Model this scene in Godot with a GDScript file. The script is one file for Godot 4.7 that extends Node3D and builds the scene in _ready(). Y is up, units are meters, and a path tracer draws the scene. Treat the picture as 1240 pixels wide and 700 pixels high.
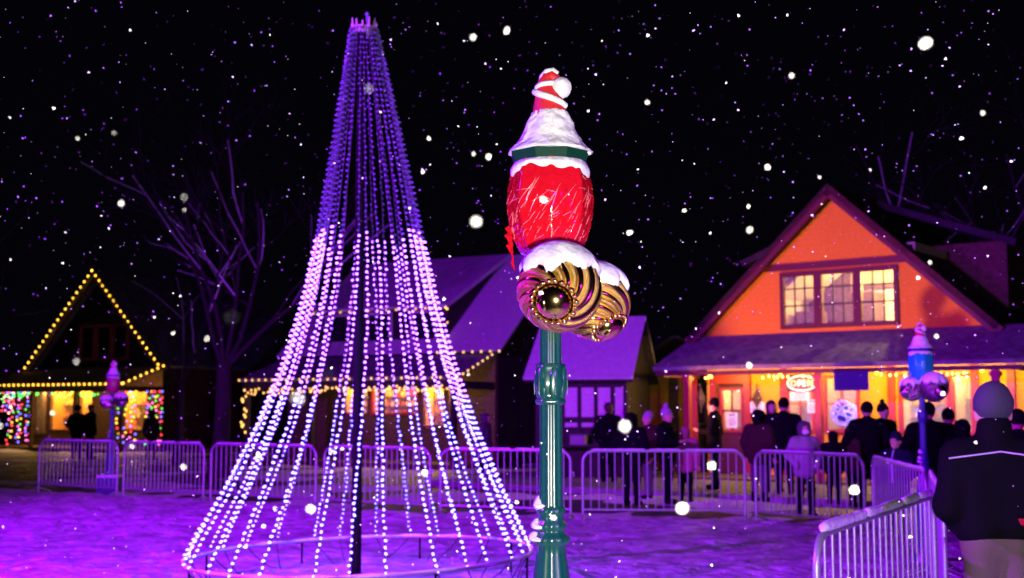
extends Node3D

# ------------------------------------------------------------------ camera model (photo pixels 1240 x 700)
const FPX := 1500.0
const EYE := Vector3(0, 1.7, 0)
var tilt := atan(145.0 / 1500.0)
var rng := RandomNumberGenerator.new()
var M := {}
var used := {}
var tex := {}

func ray(px: float, py: float) -> Vector3:
	return Vector3((px - 620.0) / FPX, (350.0 - py) / FPX, -1.0).rotated(Vector3.RIGHT, tilt)
func ap(px: float, py: float, dep: float) -> Vector3:      # point on that pixel's ray, dep metres ahead
	var d := ray(px, py)
	return EYE + d * (dep / -d.z)
func gp(px: float, py: float, h := 0.0) -> Vector3:        # point where the ray meets the level h
	var d := ray(px, py)
	return EYE + d * ((h - EYE.y) / d.y)
func onp(n: Node3D, px: float, py: float, z := 0.0) -> Vector3:   # point on the plane z of a thing, in its own axes
	var inv := n.transform.affine_inverse()
	var o := inv * EYE
	var d := inv.basis * ray(px, py)
	return o + d * ((z - o.z) / d.z)

# ------------------------------------------------------------------ mesh builder: corners run anticlockwise here and are flipped on commit
class MB:
	var v := PackedVector3Array()
	var n := PackedVector3Array()
	var ix := PackedInt32Array()
	var col := PackedColorArray()
	var tint := Color(1, 1, 1)
	var painted := false
	func vert(p: Vector3, nn: Vector3) -> int:
		v.append(p); n.append(nn); col.append(tint)
		return v.size() - 1
	func tri(a: Vector3, b: Vector3, c: Vector3) -> void:
		var nn := (b - a).cross(c - a).normalized()
		var i := vert(a, nn); vert(b, nn); vert(c, nn)
		ix.append_array([i, i + 2, i + 1])
	func quad(a: Vector3, b: Vector3, c: Vector3, d: Vector3) -> void:
		var nn := (c - a).cross(d - b).normalized()
		var i := vert(a, nn); vert(b, nn); vert(c, nn); vert(d, nn)
		ix.append_array([i, i + 2, i + 1, i, i + 3, i + 2])
	func box(c: Vector3, s: Vector3, b := Basis()) -> void:
		var x := b.x * s.x * 0.5
		var y := b.y * s.y * 0.5
		var z := b.z * s.z * 0.5
		quad(c - x - y + z, c + x - y + z, c + x + y + z, c - x + y + z)
		quad(c + x - y - z, c - x - y - z, c - x + y - z, c + x + y - z)
		quad(c + x - y + z, c + x - y - z, c + x + y - z, c + x + y + z)
		quad(c - x - y - z, c - x - y + z, c - x + y + z, c - x + y - z)
		quad(c - x + y + z, c + x + y + z, c + x + y - z, c - x + y - z)
		quad(c - x - y - z, c + x - y - z, c + x - y + z, c - x - y + z)
	func span(lo: Vector3, hi: Vector3) -> void:
		box((lo + hi) * 0.5, (hi - lo).abs())
	func slab(a: Vector3, b: Vector3, c: Vector3, d: Vector3, t: float) -> void:   # a sheet a-b-c-d (anticlockwise from outside) with thickness t inwards
		var nn := (c - a).cross(d - b).normalized() * t
		quad(a, b, c, d)
		quad(d - nn, c - nn, b - nn, a - nn)
		quad(b, a, a - nn, b - nn); quad(c, b, b - nn, c - nn); quad(d, c, c - nn, d - nn); quad(a, d, d - nn, a - nn)
	func bar(a: Vector3, b: Vector3, w: float, h: float, up := Vector3.UP) -> void:
		var z := (b - a).normalized()
		var x := up.cross(z).normalized()
		if x.length() < 0.5: x = Vector3.RIGHT
		box((a + b) * 0.5, Vector3(w, h, a.distance_to(b)), Basis(x, z.cross(x), z))
	func grid(pts: PackedVector3Array, nu: int, nv: int, closed := false) -> void:   # pts[j * nu + i]; i runs round, j runs along; normal is du x dv
		var base := v.size()
		var acc := PackedVector3Array()
		acc.resize(nu * nv)
		var m := nu if closed else nu - 1
		for j in nv - 1:
			for i in m:
				var a := j * nu + i
				var b := j * nu + (i + 1) % nu
				var c := (j + 1) * nu + (i + 1) % nu
				var d := (j + 1) * nu + i
				var nn := (pts[c] - pts[a]).cross(pts[d] - pts[b])
				acc[a] += nn; acc[b] += nn; acc[c] += nn; acc[d] += nn
				ix.append_array([base + a, base + c, base + b, base + a, base + d, base + c])
		for k in nu * nv:
			v.append(pts[k]); n.append(acc[k].normalized()); col.append(tint)
	func tube(path: PackedVector3Array, rad: PackedFloat32Array, sides := 8, caps := true, flat := 1.0) -> void:
		var pts := PackedVector3Array()
		var x := Vector3.ZERO
		for j in path.size():
			var t := (path[mini(j + 1, path.size() - 1)] - path[maxi(j - 1, 0)]).normalized()
			if j == 0:
				x = t.cross(Vector3.UP if absf(t.y) < 0.9 else Vector3.RIGHT).normalized()
			else:
				x = (x - t * x.dot(t)).normalized()
			var y := t.cross(x)
			var r: float = rad[mini(j, rad.size() - 1)]
			for i in sides:
				var a := TAU * i / sides
				pts.append(path[j] + (x * cos(a) + y * sin(a) * flat) * r)
		var b0 := v.size()
		grid(pts, sides, path.size(), true)
		if caps:
			for e in [0, path.size() - 1]:
				var t2: Vector3 = (path[0] - path[1]).normalized() if e == 0 else (path[e] - path[e - 1]).normalized()
				var c := vert(path[e], t2)
				var f := v.size()
				for i in sides: vert(pts[e * sides + i], t2)
				for i in sides:
					if e == 0: ix.append_array([c, f + i, f + (i + 1) % sides])
					else: ix.append_array([c, f + (i + 1) % sides, f + i])
	func lathe(prof: PackedVector2Array, seg := 24, at := Vector3.ZERO, flute := 0.0, nf := 0) -> void:   # profile (r, y) from low to high
		var pts := PackedVector3Array()
		for p in prof:
			for i in seg:
				var a := -TAU * i / seg
				var r := p.x * (1.0 + flute * cos(nf * a))
				pts.append(at + Vector3(cos(a) * r, p.y, sin(a) * r))
		grid(pts, seg, prof.size(), true)
	func ball(c: Vector3, r: Vector3, seg := 10, rings := 6, b := Basis()) -> void:
		var pts := PackedVector3Array()
		for j in rings + 1:
			var th := PI * (1.0 - float(j) / rings)
			for i in seg:
				var a := -TAU * i / seg
				pts.append(c + b * (Vector3(sin(th) * cos(a), cos(th), sin(th) * sin(a)) * r))
		grid(pts, seg, rings + 1, true)
	func commit() -> ArrayMesh:
		var arr := []
		arr.resize(Mesh.ARRAY_MAX)
		arr[Mesh.ARRAY_VERTEX] = v
		arr[Mesh.ARRAY_NORMAL] = n
		arr[Mesh.ARRAY_INDEX] = ix
		if painted: arr[Mesh.ARRAY_COLOR] = col
		var m := ArrayMesh.new()
		m.add_surface_from_arrays(Mesh.PRIMITIVE_TRIANGLES, arr)
		return m

# ------------------------------------------------------------------ smooth bodies: tapered capsules joined with a smooth minimum, meshed as surface nets
# each bone: [a, b, ra, rb] or [a, b, ra, rb, flatten z]
func flesh(bones: Array, cell: float, k := 0.02) -> ArrayMesh:
	var lo := Vector3.ONE * 1e9
	var hi := -lo
	for b in bones:
		var r: float = maxf(b[2], b[3]) + cell * 2.5 + k
		lo = lo.min(b[0] - Vector3.ONE * r).min(b[1] - Vector3.ONE * r)
		hi = hi.max(b[0] + Vector3.ONE * r).max(b[1] + Vector3.ONE * r)
	var nx := int((hi.x - lo.x) / cell) + 2
	var ny := int((hi.y - lo.y) / cell) + 2
	var nz := int((hi.z - lo.z) / cell) + 2
	var f := PackedFloat32Array()
	f.resize(nx * ny * nz)
	for b in bones:
		var a: Vector3 = b[0]
		var e: Vector3 = b[1] - a
		var el := maxf(e.length_squared(), 1e-8)
		var ra: float = b[2]
		var rb: float = b[3]
		var m := maxf(ra, rb) + k * 3.0 + cell
		var l: Vector3 = ((a.min(b[1]) - Vector3.ONE * m - lo) / cell).floor()
		var h: Vector3 = ((a.max(b[1]) + Vector3.ONE * m - lo) / cell).ceil()
		for z in range(maxi(0, int(l.z)), mini(nz, int(h.z) + 1)):
			for y in range(maxi(0, int(l.y)), mini(ny, int(h.y) + 1)):
				var at := (z * ny + y) * nx
				for x in range(maxi(0, int(l.x)), mini(nx, int(h.x) + 1)):
					var q := lo + Vector3(x, y, z) * cell - a
					var t := clampf(q.dot(e) / el, 0.0, 1.0)
					var d := (q - e * t).length() - lerpf(ra, rb, t)
					if d < k * 3.0 + cell:
						f[at + x] += exp(-d / k)
	var far := k * 3.0 + cell
	for i in f.size():
		f[i] = far if f[i] < 1e-9 else minf(far, -k * log(f[i]))
	var id := PackedInt32Array()
	id.resize(f.size())
	id.fill(-1)
	var verts := PackedVector3Array()
	var norms := PackedVector3Array()
	var ix := PackedInt32Array()
	var sx := 1
	var sy := nx
	var sz := nx * ny
	for z in nz - 1:
		for y in ny - 1:
			var at := (z * ny + y) * nx
			for x in nx - 1:
				var i := at + x
				var c0 := f[i]
				var c1 := f[i + sx]
				var c2 := f[i + sy]
				var c3 := f[i + sx + sy]
				var c4 := f[i + sz]
				var c5 := f[i + sz + sx]
				var c6 := f[i + sz + sy]
				var c7 := f[i + sz + sx + sy]
				var neg := int(c0 < 0) + int(c1 < 0) + int(c2 < 0) + int(c3 < 0) + int(c4 < 0) + int(c5 < 0) + int(c6 < 0) + int(c7 < 0)
				if neg == 0 or neg == 8: continue
				var g := Vector3(c1 + c3 + c5 + c7 - c0 - c2 - c4 - c6, c2 + c3 + c6 + c7 - c0 - c1 - c4 - c5, c4 + c5 + c6 + c7 - c0 - c1 - c2 - c3) * 0.25
				var mean := (c0 + c1 + c2 + c3 + c4 + c5 + c6 + c7) * 0.125
				var off := -g * (mean / maxf(g.length_squared(), 1e-9))
				off = off.clamp(Vector3.ONE * -0.5, Vector3.ONE * 0.5)
				id[i] = verts.size()
				verts.append(lo + (Vector3(x + 0.5, y + 0.5, z + 0.5) + off) * cell)
				norms.append(g.normalized())
	for z in range(1, nz - 1):
		for y in range(1, ny - 1):
			var at := (z * ny + y) * nx
			for x in range(1, nx - 1):
				var i := at + x
				var s := f[i] < 0
				if s != (f[i + sx] < 0): net(ix, id[i - sy - sz], id[i - sz], id[i], id[i - sy], s)
				if s != (f[i + sy] < 0): net(ix, id[i - sx - sz], id[i - sx], id[i], id[i - sz], s)
				if s != (f[i + sz] < 0): net(ix, id[i - sx - sy], id[i - sy], id[i], id[i - sx], s)
	var arr := []
	arr.resize(Mesh.ARRAY_MAX)
	arr[Mesh.ARRAY_VERTEX] = verts
	arr[Mesh.ARRAY_NORMAL] = norms
	arr[Mesh.ARRAY_INDEX] = ix
	var mm := ArrayMesh.new()
	mm.add_surface_from_arrays(Mesh.PRIMITIVE_TRIANGLES, arr)
	return mm
func net(ix: PackedInt32Array, a: int, b: int, c: int, d: int, inside: bool) -> void:
	if a < 0 or b < 0 or c < 0 or d < 0: return
	if inside: ix.append_array([a, c, b, a, d, c])
	else: ix.append_array([a, b, c, a, c, d])

# ------------------------------------------------------------------ scene tree helpers
func numbered(called: String) -> String:
	var k: int = used.get(called, 0)
	used[called] = k + 1
	return called if k == 0 else "%s_%03d" % [called, k]
func tag(o: Node, label: String, category: String, group := "") -> Node:
	o.set_meta("label", label)
	o.set_meta("category", category)
	if group: o.set_meta("group", group)
	return o
func thing(called: String, label: String, category: String, at := Vector3.ZERO, turn := 0.0, group := "") -> Node3D:
	var o := Node3D.new()
	o.name = numbered(called)
	add_child(o)
	o.position = at
	o.rotation.y = turn
	tag(o, label, category, group)
	return o
func part(parent: Node, called: String, mesh, m: Material, label := "") -> MeshInstance3D:
	var o := MeshInstance3D.new()
	o.name = called
	o.mesh = mesh.commit() if mesh is MB else mesh
	o.material_override = m
	parent.add_child(o, true)
	if label: o.set_meta("label", label)
	return o
func struct(called: String, mesh, m: Material) -> MeshInstance3D:
	var o := part(self, numbered(called), mesh, m)
	o.set_meta("kind", "structure")
	return o
func stuff(o: Node) -> Node:
	o.set_meta("kind", "stuff")
	return o

# ------------------------------------------------------------------ materials (linear base colours)
func noise_tex(key: String, freq: float, lo: float, hi: float, normal := false, oct := 4, bump := 4.0, size := 512) -> NoiseTexture2D:
	if tex.has(key): return tex[key]
	var fn := FastNoiseLite.new()
	fn.noise_type = FastNoiseLite.TYPE_SIMPLEX_SMOOTH
	fn.frequency = freq
	fn.fractal_octaves = oct
	fn.seed = key.hash() % 1000
	var t := NoiseTexture2D.new()
	t.width = size
	t.height = size
	t.seamless = true
	t.noise = fn
	if normal:
		t.as_normal_map = true
		t.bump_strength = bump
	else:
		var g := Gradient.new()
		g.set_color(0, Color(lo, lo, lo))
		g.set_color(1, Color(hi, hi, hi))
		t.color_ramp = g
	tex[key] = t
	return t
func mat(c: Color, rough := 0.7, metal := 0.0, grain := "", scale := 1.0, relief := 0.0) -> StandardMaterial3D:
	var m := StandardMaterial3D.new()
	m.albedo_color = c.linear_to_srgb()
	m.roughness = rough
	m.metallic = metal
	if grain:
		m.uv1_triplanar = true
		m.uv1_world_triplanar = true
		m.uv1_scale = Vector3.ONE * scale
		if grain == "patch": m.albedo_texture = noise_tex("patch", 0.012, 0.55, 1.0, false, 5)
		elif grain == "soft": m.albedo_texture = noise_tex("soft", 0.02, 0.82, 1.0, false, 5)
		elif grain == "fine": m.albedo_texture = noise_tex("fine", 0.09, 0.7, 1.0, false, 3)
		if relief > 0.0:
			m.normal_enabled = true
			m.normal_texture = noise_tex("relief_" + grain, 0.03 if grain != "fine" else 0.12, 0, 1, true, 5, 8.0)
			m.normal_scale = relief
	return m
func glow(c: Color, energy: float, base := Color(0.6, 0.6, 0.6)) -> StandardMaterial3D:
	var m := mat(base, 0.4)
	m.emission_enabled = true
	m.emission = c.linear_to_srgb()
	m.emission_energy_multiplier = energy
	return m
func glass(a := 0.12) -> StandardMaterial3D:
	var m := mat(Color(0.8, 0.85, 0.85), 0.04)
	m.albedo_color.a = a
	m.transparency = BaseMaterial3D.TRANSPARENCY_ALPHA
	return m
func omni(parent: Node, at: Vector3, c: Color, e: float, size := 0.08) -> OmniLight3D:
	var l := OmniLight3D.new()
	l.name = "lamp_light"
	parent.add_child(l, true)
	l.position = at
	l.light_color = c.linear_to_srgb()
	l.light_energy = e
	l.light_size = size
	l.omni_range = 60
	l.omni_attenuation = 2
	l.shadow_enabled = true
	return l
func spot(parent: Node, at: Vector3, to: Vector3, c: Color, e: float, cone: float, size := 0.1, soft := 0.5) -> SpotLight3D:
	var l := SpotLight3D.new()
	l.name = "unseen_flood_light"
	parent.add_child(l, true)
	l.look_at_from_position(at, to)
	l.light_color = c.linear_to_srgb()
	l.light_energy = e
	l.light_size = size
	l.spot_angle = cone
	l.spot_angle_attenuation = soft
	l.spot_range = 120
	l.spot_attenuation = 2
	l.shadow_enabled = true
	return l

func _ready() -> void:
	rng.seed = 20211
	# ---- camera
	var cam := Camera3D.new()
	cam.name = "camera"
	add_child(cam)
	cam.position = EYE
	cam.rotation.x = tilt
	cam.fov = rad_to_deg(2.0 * atan(350.0 / FPX))
	cam.far = 400
	cam.near = 0.05
	var lens := CameraAttributesPhysical.new()
	lens.frustum_focal_length = 12.0 * FPX / 350.0
	lens.frustum_focus_distance = 4.5
	lens.exposure_aperture = 4.3
	cam.attributes = lens
	# ---- night sky
	var we := WorldEnvironment.new()
	we.name = "environment"
	var env := Environment.new()
	env.background_mode = Environment.BG_SKY
	var sk := ProceduralSkyMaterial.new()
	sk.sky_top_color = Color(0.004, 0.003, 0.008).linear_to_srgb()
	sk.sky_horizon_color = Color(0.006, 0.004, 0.012).linear_to_srgb()
	sk.ground_bottom_color = Color(0.002, 0.002, 0.003).linear_to_srgb()
	sk.ground_horizon_color = Color(0.006, 0.004, 0.012).linear_to_srgb()
	env.sky = Sky.new()
	env.sky.sky_material = sk
	env.background_energy_multiplier = 0.2
	env.tonemap_mode = Environment.TONE_MAPPER_LINEAR
	env.tonemap_exposure = 1.0
	env.sdfgi_enabled = true
	env.ssao_enabled = true
	env.ssil_enabled = true
	we.environment = env
	add_child(we)

	materials()
	# ---- unseen floodlights, out of view, placed to light snow, roofs, lamp post and barricade
	var violet := Color(0.34, 0.0015, 1.0)
	unseen_floodlight("unseen purple flood lamp out of view left, lighting the snowy square", Vector3(-9.2, 0, -6.0), 5.6, Vector3(0.5, 0.2, -14.5), violet, 660.0, 55.0, M.lens_purple)
	unseen_floodlight("unseen purple flood lamp out of view, aimed at the house roofs", Vector3(-11.0, 0, -9.0), 5.0, Vector3(2.0, 3.6, -33.0), violet, 330.0, 30.0, M.lens_purple)
	unseen_floodlight("unseen white flood lamp below the view, lighting the green lamp post", Vector3(0.34, 0, -0.35), 1.22, Vector3(0.4, 2.2, -4.4), Color(1.0, 0.92, 0.78), 36.0, 45.0, M.lens_white)
	unseen_floodlight("unseen purple flood lamp behind the camera, lighting the snowy barricade", Vector3(5.2, 0, 4.2), 4.0, Vector3(3.0, 0.5, -9.0), violet, 150.0, 24.0, M.lens_purple)
	ground()
	houses()
	vegetation()
	fences()
	light_tree()
	lamps()
	people()
	snowfall()

func materials() -> void:
	M.snow = mat(Color(0.82, 0.83, 0.86), 0.75, 0, "soft", 0.9, 0.6)
	M.snow_pack = mat(Color(0.78, 0.78, 0.82), 0.6, 0, "patch", 0.35, 0.8)
	M.roof_snow = mat(Color(0.7, 0.7, 0.75), 0.8, 0, "soft", 0.6, 0.4)
	M.roof_thin = mat(Color(0.3, 0.3, 0.33), 0.85, 0, "patch", 0.6, 0.5)
	M.roof_dark = mat(Color(0.04, 0.035, 0.04), 0.85, 0, "patch", 0.6, 0.5)
	M.asphalt = mat(Color(0.05, 0.05, 0.055), 0.55, 0, "patch", 0.3, 0.6)
	M.siding = mat(Color(0.8, 0.43, 0.035), 0.7, 0, "soft", 1.5)
	M.siding.metallic_specular = 0.25
	M.red_trim = mat(Color(0.42, 0.03, 0.03), 0.5, 0, "soft", 2.0)
	M.maroon = mat(Color(0.1, 0.008, 0.014), 0.6, 0, "soft", 2.0)
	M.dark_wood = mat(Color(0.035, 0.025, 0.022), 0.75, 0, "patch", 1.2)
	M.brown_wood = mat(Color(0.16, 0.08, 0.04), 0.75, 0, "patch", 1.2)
	M.cream = mat(Color(0.72, 0.62, 0.42), 0.8, 0, "soft", 1.0)
	M.stucco = mat(Color(0.72, 0.66, 0.68), 0.85, 0, "soft", 1.2)
	M.glass = glass(0.1)
	M.black_iron = mat(Color(0.008, 0.008, 0.009), 0.8)
	M.black_iron.metallic_specular = 0.15
	M.steel = mat(Color(0.4, 0.4, 0.43), 0.4, 0.55, "soft", 3.0)
	M.green_iron = mat(Color(0.004, 0.07, 0.065), 0.3, 0.0, "soft", 4.0)
	M.green_iron.clearcoat_enabled = true
	M.green_iron.clearcoat = 0.6
	M.green_iron.clearcoat_roughness = 0.15
	M.green_roof = mat(Color(0.003, 0.04, 0.026), 0.6, 0.0, "soft", 4.0)
	M.green_roof.metallic_specular = 0.2
	M.blue_iron = mat(Color(0.02, 0.05, 0.16), 0.35, 0.0, "soft", 4.0)
	M.bark = mat(Color(0.03, 0.024, 0.022), 0.9, 0, "patch", 2.0, 0.8)
	M.cord = mat(Color(0.02, 0.025, 0.03), 0.6)
	M.lens_purple = glow(Color(0.3, 0.02, 1.0), 6.0)
	M.lens_white = glow(Color(1, 0.92, 0.8), 6.0)
	M.lens_warm = glow(Color(1, 0.4, 0.18), 5.0)
	M.led = glow(Color(0.27, 0.085, 1.0), 11.0, Color(0.9, 0.9, 0.95))
	M.led_low = glow(Color(0.09, 0.085, 1.0), 18.0, Color(0.9, 0.9, 0.95))
	M.led_off = mat(Color(0.16, 0.16, 0.3), 0.2)
	M.bulb_yellow = glow(Color(1.0, 0.5, 0.035), 6.0)
	M.bulb_dim = glow(Color(1.0, 0.5, 0.05), 3.0)
	M.bulb_red = glow(Color(1.0, 0.03, 0.05), 5.0)
	M.bulb_green = glow(Color(0.05, 1.0, 0.1), 3.0)
	M.bulb_blue = glow(Color(0.12, 0.1, 1.0), 6.0)
	M.bulb_pink = glow(Color(1.0, 0.12, 0.6), 5.0)
	M.gold = mat(Color(0.95, 0.66, 0.24), 0.12, 1.0)
	M.gold_glitter = mat(Color(0.9, 0.6, 0.16), 0.38, 1.0, "fine", 9.0, 1.0)
	M.silver = mat(Color(0.5, 0.42, 0.42), 0.14, 1.0)
	M.silver_glitter = mat(Color(0.42, 0.34, 0.34), 0.4, 1.0, "fine", 9.0, 1.0)
	M.hat_red = mat(Color(0.62, 0.012, 0.02), 0.6, 0, "soft", 4.0)
	M.wrap_red = mat(Color(0.5, 0.004, 0.014), 0.16)
	M.wrap_red.clearcoat_enabled = true
	M.wrap_red.clearcoat_roughness = 0.06
	M.crease_glint = mat(Color(0.75, 0.13, 0.16), 0.1)  # paler red stands in for the highlights along the wrap folds
	M.crease_glint.clearcoat_enabled = true
	M.wrap_blue = mat(Color(0.01, 0.34, 0.36), 0.14)
	M.wrap_plum = mat(Color(0.3, 0.01, 0.1), 0.2)
	M.skin = mat(Color(0.5, 0.28, 0.2), 0.55)
	M.cloth_black = mat(Color(0.006, 0.006, 0.008), 0.85, 0, "fine", 3.0)
	M.cloth_navy = mat(Color(0.014, 0.018, 0.04), 0.85, 0, "fine", 3.0)
	M.cloth_brown = mat(Color(0.05, 0.03, 0.022), 0.85, 0, "fine", 3.0)
	M.cloth_grey = mat(Color(0.12, 0.12, 0.13), 0.85, 0, "fine", 3.0)
	M.cloth_pale = mat(Color(0.42, 0.38, 0.42), 0.85, 0, "fine", 3.0)
	M.cloth_pink = mat(Color(0.45, 0.12, 0.22), 0.85, 0, "fine", 3.0)
	M.cloth_khaki = mat(Color(0.17, 0.14, 0.1), 0.85, 0, "fine", 3.0, 0.5)
	M.cloth_red = mat(Color(0.5, 0.02, 0.03), 0.8, 0, "fine", 3.0)
	M.denim = mat(Color(0.03, 0.045, 0.1), 0.85, 0, "fine", 3.0)
	M.hair = mat(Color(0.025, 0.018, 0.012), 0.6)
	for k in ["cloth_black", "cloth_navy", "cloth_brown", "cloth_grey", "cloth_pale", "cloth_pink", "cloth_khaki", "cloth_red", "denim"]: M[k].metallic_specular = 0.12
	M.white_cloth = mat(Color(0.75, 0.75, 0.8), 0.8)
	M.piping = mat(Color(0.6, 0.6, 0.62), 0.3, 0.4)
	M.paper = mat(Color(0.8, 0.76, 0.76), 0.7)
	M.ink = mat(Color(0.05, 0.02, 0.03), 0.7)
	M.banner = mat(Color(0.05, 0.03, 0.16), 0.8)
	M.neon_white = glow(Color(1.0, 0.72, 0.7), 1.6)
	M.neon_red = glow(Color(1.0, 0.06, 0.05), 5.0)
	M.neon_blue = glow(Color(0.2, 0.16, 1.0), 1.4)
	M.goods = mat(Color(1, 1, 1), 0.6)
	M.goods.vertex_color_use_as_albedo = true
	M.box_grey = mat(Color(0.09, 0.09, 0.1), 0.6)

func unseen_floodlight(label: String, at: Vector3, h: float, to: Vector3, c: Color, e: float, cone: float, lens: Material) -> void:  # each fixture is unseen, placed for what it lights
	var t := thing("unseen_floodlight", label, "unseen_floodlight", at)
	var top := at + Vector3(0, h, 0)
	var d := (to - top).normalized()
	var b := Basis.looking_at(d)
	var s := MB.new()
	if h > 1.0:
		s.tube([Vector3.ZERO, Vector3(0, h - 0.2, 0)], [0.03, 0.025], 10)
		for k in 3:
			var a := TAU * k / 3
			s.tube([Vector3(0, 0.8, 0), Vector3(cos(a) * 0.55, 0.02, sin(a) * 0.55)], [0.015], 6)
	else:
		s.box(Vector3(0, 0.01, 0), Vector3(0.2, 0.02, 0.2))
		s.tube([Vector3(0, 0.02, 0), Vector3(0, h - 0.1, 0)], [0.015], 8)
	part(t, "stand", s, M.black_iron)
	var w := 0.4 if h > 1.0 else 0.18
	var hs := MB.new()
	hs.box(Vector3(0, h, 0) - d * 0.06, Vector3(w, w * 0.75, 0.08), b)
	for k in 5: hs.box(Vector3(0, h, 0) - d * 0.12 + b.x * (k - 2) * w * 0.2, Vector3(0.015, w * 0.7, 0.05), b)
	part(t, "housing", hs, M.black_iron)
	var y := MB.new()
	for k in [-1, 1]: y.bar(Vector3(0, h - 0.25 * w / 0.4, 0) + b.x * k * (w * 0.5 + 0.012), Vector3(0, h, 0) + b.x * k * (w * 0.5 + 0.012) - d * 0.06, 0.03, 0.006, b.x)
	y.bar(Vector3(0, h - 0.25 * w / 0.4, 0) - b.x * (w * 0.5 + 0.012), Vector3(0, h - 0.25 * w / 0.4, 0) + b.x * (w * 0.5 + 0.012), 0.03, 0.01)
	part(t, "yoke", y, M.black_iron)
	var l := MB.new()
	l.box(Vector3(0, h, 0) - d * 0.015, Vector3(w * 0.92, w * 0.68, 0.008), b)
	part(t, "lamp_lens", l, lens)
	spot(t, Vector3.ZERO, Vector3.FORWARD, c, e, cone, w * 0.4)
	var sp: SpotLight3D = t.get_child(t.get_child_count() - 1)
	sp.transform = Transform3D(b, Vector3(0, h, 0) + d * 0.02)

# ------------------------------------------------------------------ ground
var line := []      # barricade joints, from the far left to the right house, as ground points
func fence_z(x: float) -> float:
	for i in line.size() - 1:
		if x <= line[i + 1].x or i == line.size() - 2:
			var a: Vector3 = line[i]
			var b: Vector3 = line[i + 1]
			return a.z + (b.z - a.z) * (x - a.x) / (b.x - a.x)
	return -18.0
func ground() -> void:
	for p in [[45, 533], [147, 535.3], [252, 537.6], [388, 540.8], [527, 543.8], [698, 546], [909, 546.5], [1052, 552.5]]:
		var q := gp(p[0], p[1], 1.07)
		line.append(Vector3(q.x, 0, q.z))
	var s := MB.new()
	s.quad(Vector3(-140, -0.02, 60), Vector3(140, -0.02, 60), Vector3(140, -0.02, -240), Vector3(-140, -0.02, -240))
	struct("road", s, M.asphalt)
	var fn := FastNoiseLite.new()
	fn.seed = 5
	fn.frequency = 0.55
	fn.fractal_octaves = 5
	var f2 := FastNoiseLite.new()
	f2.seed = 9
	f2.frequency = 3.2
	f2.fractal_octaves = 3
	var dents := []
	for k in 420:
		dents.append([rng.randf_range(-9, 8), rng.randf_range(-24, -8), rng.randf_range(0, TAU), rng.randf_range(0.02, 0.055)])
	var cells := {}
	for d in dents:
		for gx in range(-1, 2):
			for gz in range(-1, 2):
				var key := Vector2i(int(floor(d[0])) + gx, int(floor(d[1])) + gz)
				if not cells.has(key): cells[key] = []
				cells[key].append(d)
	var x0 := -11.0
	var x1 := 9.0
	var z0 := -5.0
	var z1 := -26.0
	var nx := 260
	var nz := 300
	var pts := PackedVector3Array()
	for j in nz:
		var z := lerpf(z0, z1, float(j) / (nz - 1))
		for i in nx:
			var x := lerpf(x0, x1, float(i) / (nx - 1))
			var h := 0.06 + fn.get_noise_2d(x, z) * 0.05 + f2.get_noise_2d(x, z) * 0.016
			for d in cells.get(Vector2i(int(floor(x)), int(floor(z))), []):
				var dx: float = x - d[0]
				var dz: float = z - d[1]
				var u: float = (dx * cos(d[2]) + dz * sin(d[2])) / 0.16
				var w: float = (-dx * sin(d[2]) + dz * cos(d[2])) / 0.075
				var q := u * u + w * w
				if q < 4.0: h -= d[3] * exp(-q * q) - d[3] * 0.35 * exp(-(sqrt(q) - 1.4) * (sqrt(q) - 1.4) * 8.0)
			var edge := z - fence_z(x) + 0.25 + f2.get_noise_2d(x * 0.6, 30) * 0.3
			if x > 4.6: edge = z + 18.0 + f2.get_noise_2d(x, 3) * 0.6
			h = lerpf(-0.06, h, smoothstep(-0.25, 0.12, edge))
			pts.append(Vector3(x, h, z))
	s = MB.new()
	s.grid(pts, nx, nz)
	struct("snow_ground", s, M.snow_pack)
	# the rest of the square round the camera
	s = MB.new()
	s.quad(Vector3(-40, 0.03, 20), Vector3(40, 0.03, 20), Vector3(40, 0.03, -5.02), Vector3(-40, 0.03, -5.02))
	s.quad(Vector3(-40, 0.03, -5.02), Vector3(-10.98, 0.03, -5.02), Vector3(-10.98, 0.03, -26), Vector3(-40, 0.03, -26))
	struct("snow_ground", s, M.snow_pack)
	# trodden snow lying on the road before the houses
	s = MB.new()
	var n2 := FastNoiseLite.new()
	n2.seed = 12
	n2.frequency = 0.28
	n2.fractal_octaves = 4
	pts = PackedVector3Array()
	for j in 120:
		var z := lerpf(-17.0, -60.0, j / 119.0)
		for i in 160:
			var x := lerpf(-32.0, 18.0, i / 159.0)
			pts.append(Vector3(x, -0.02 + 0.11 * n2.get_noise_2d(x, z), z))
	s.grid(pts, 160, 120)
	struct("snow_patches", s, M.snow)

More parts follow.
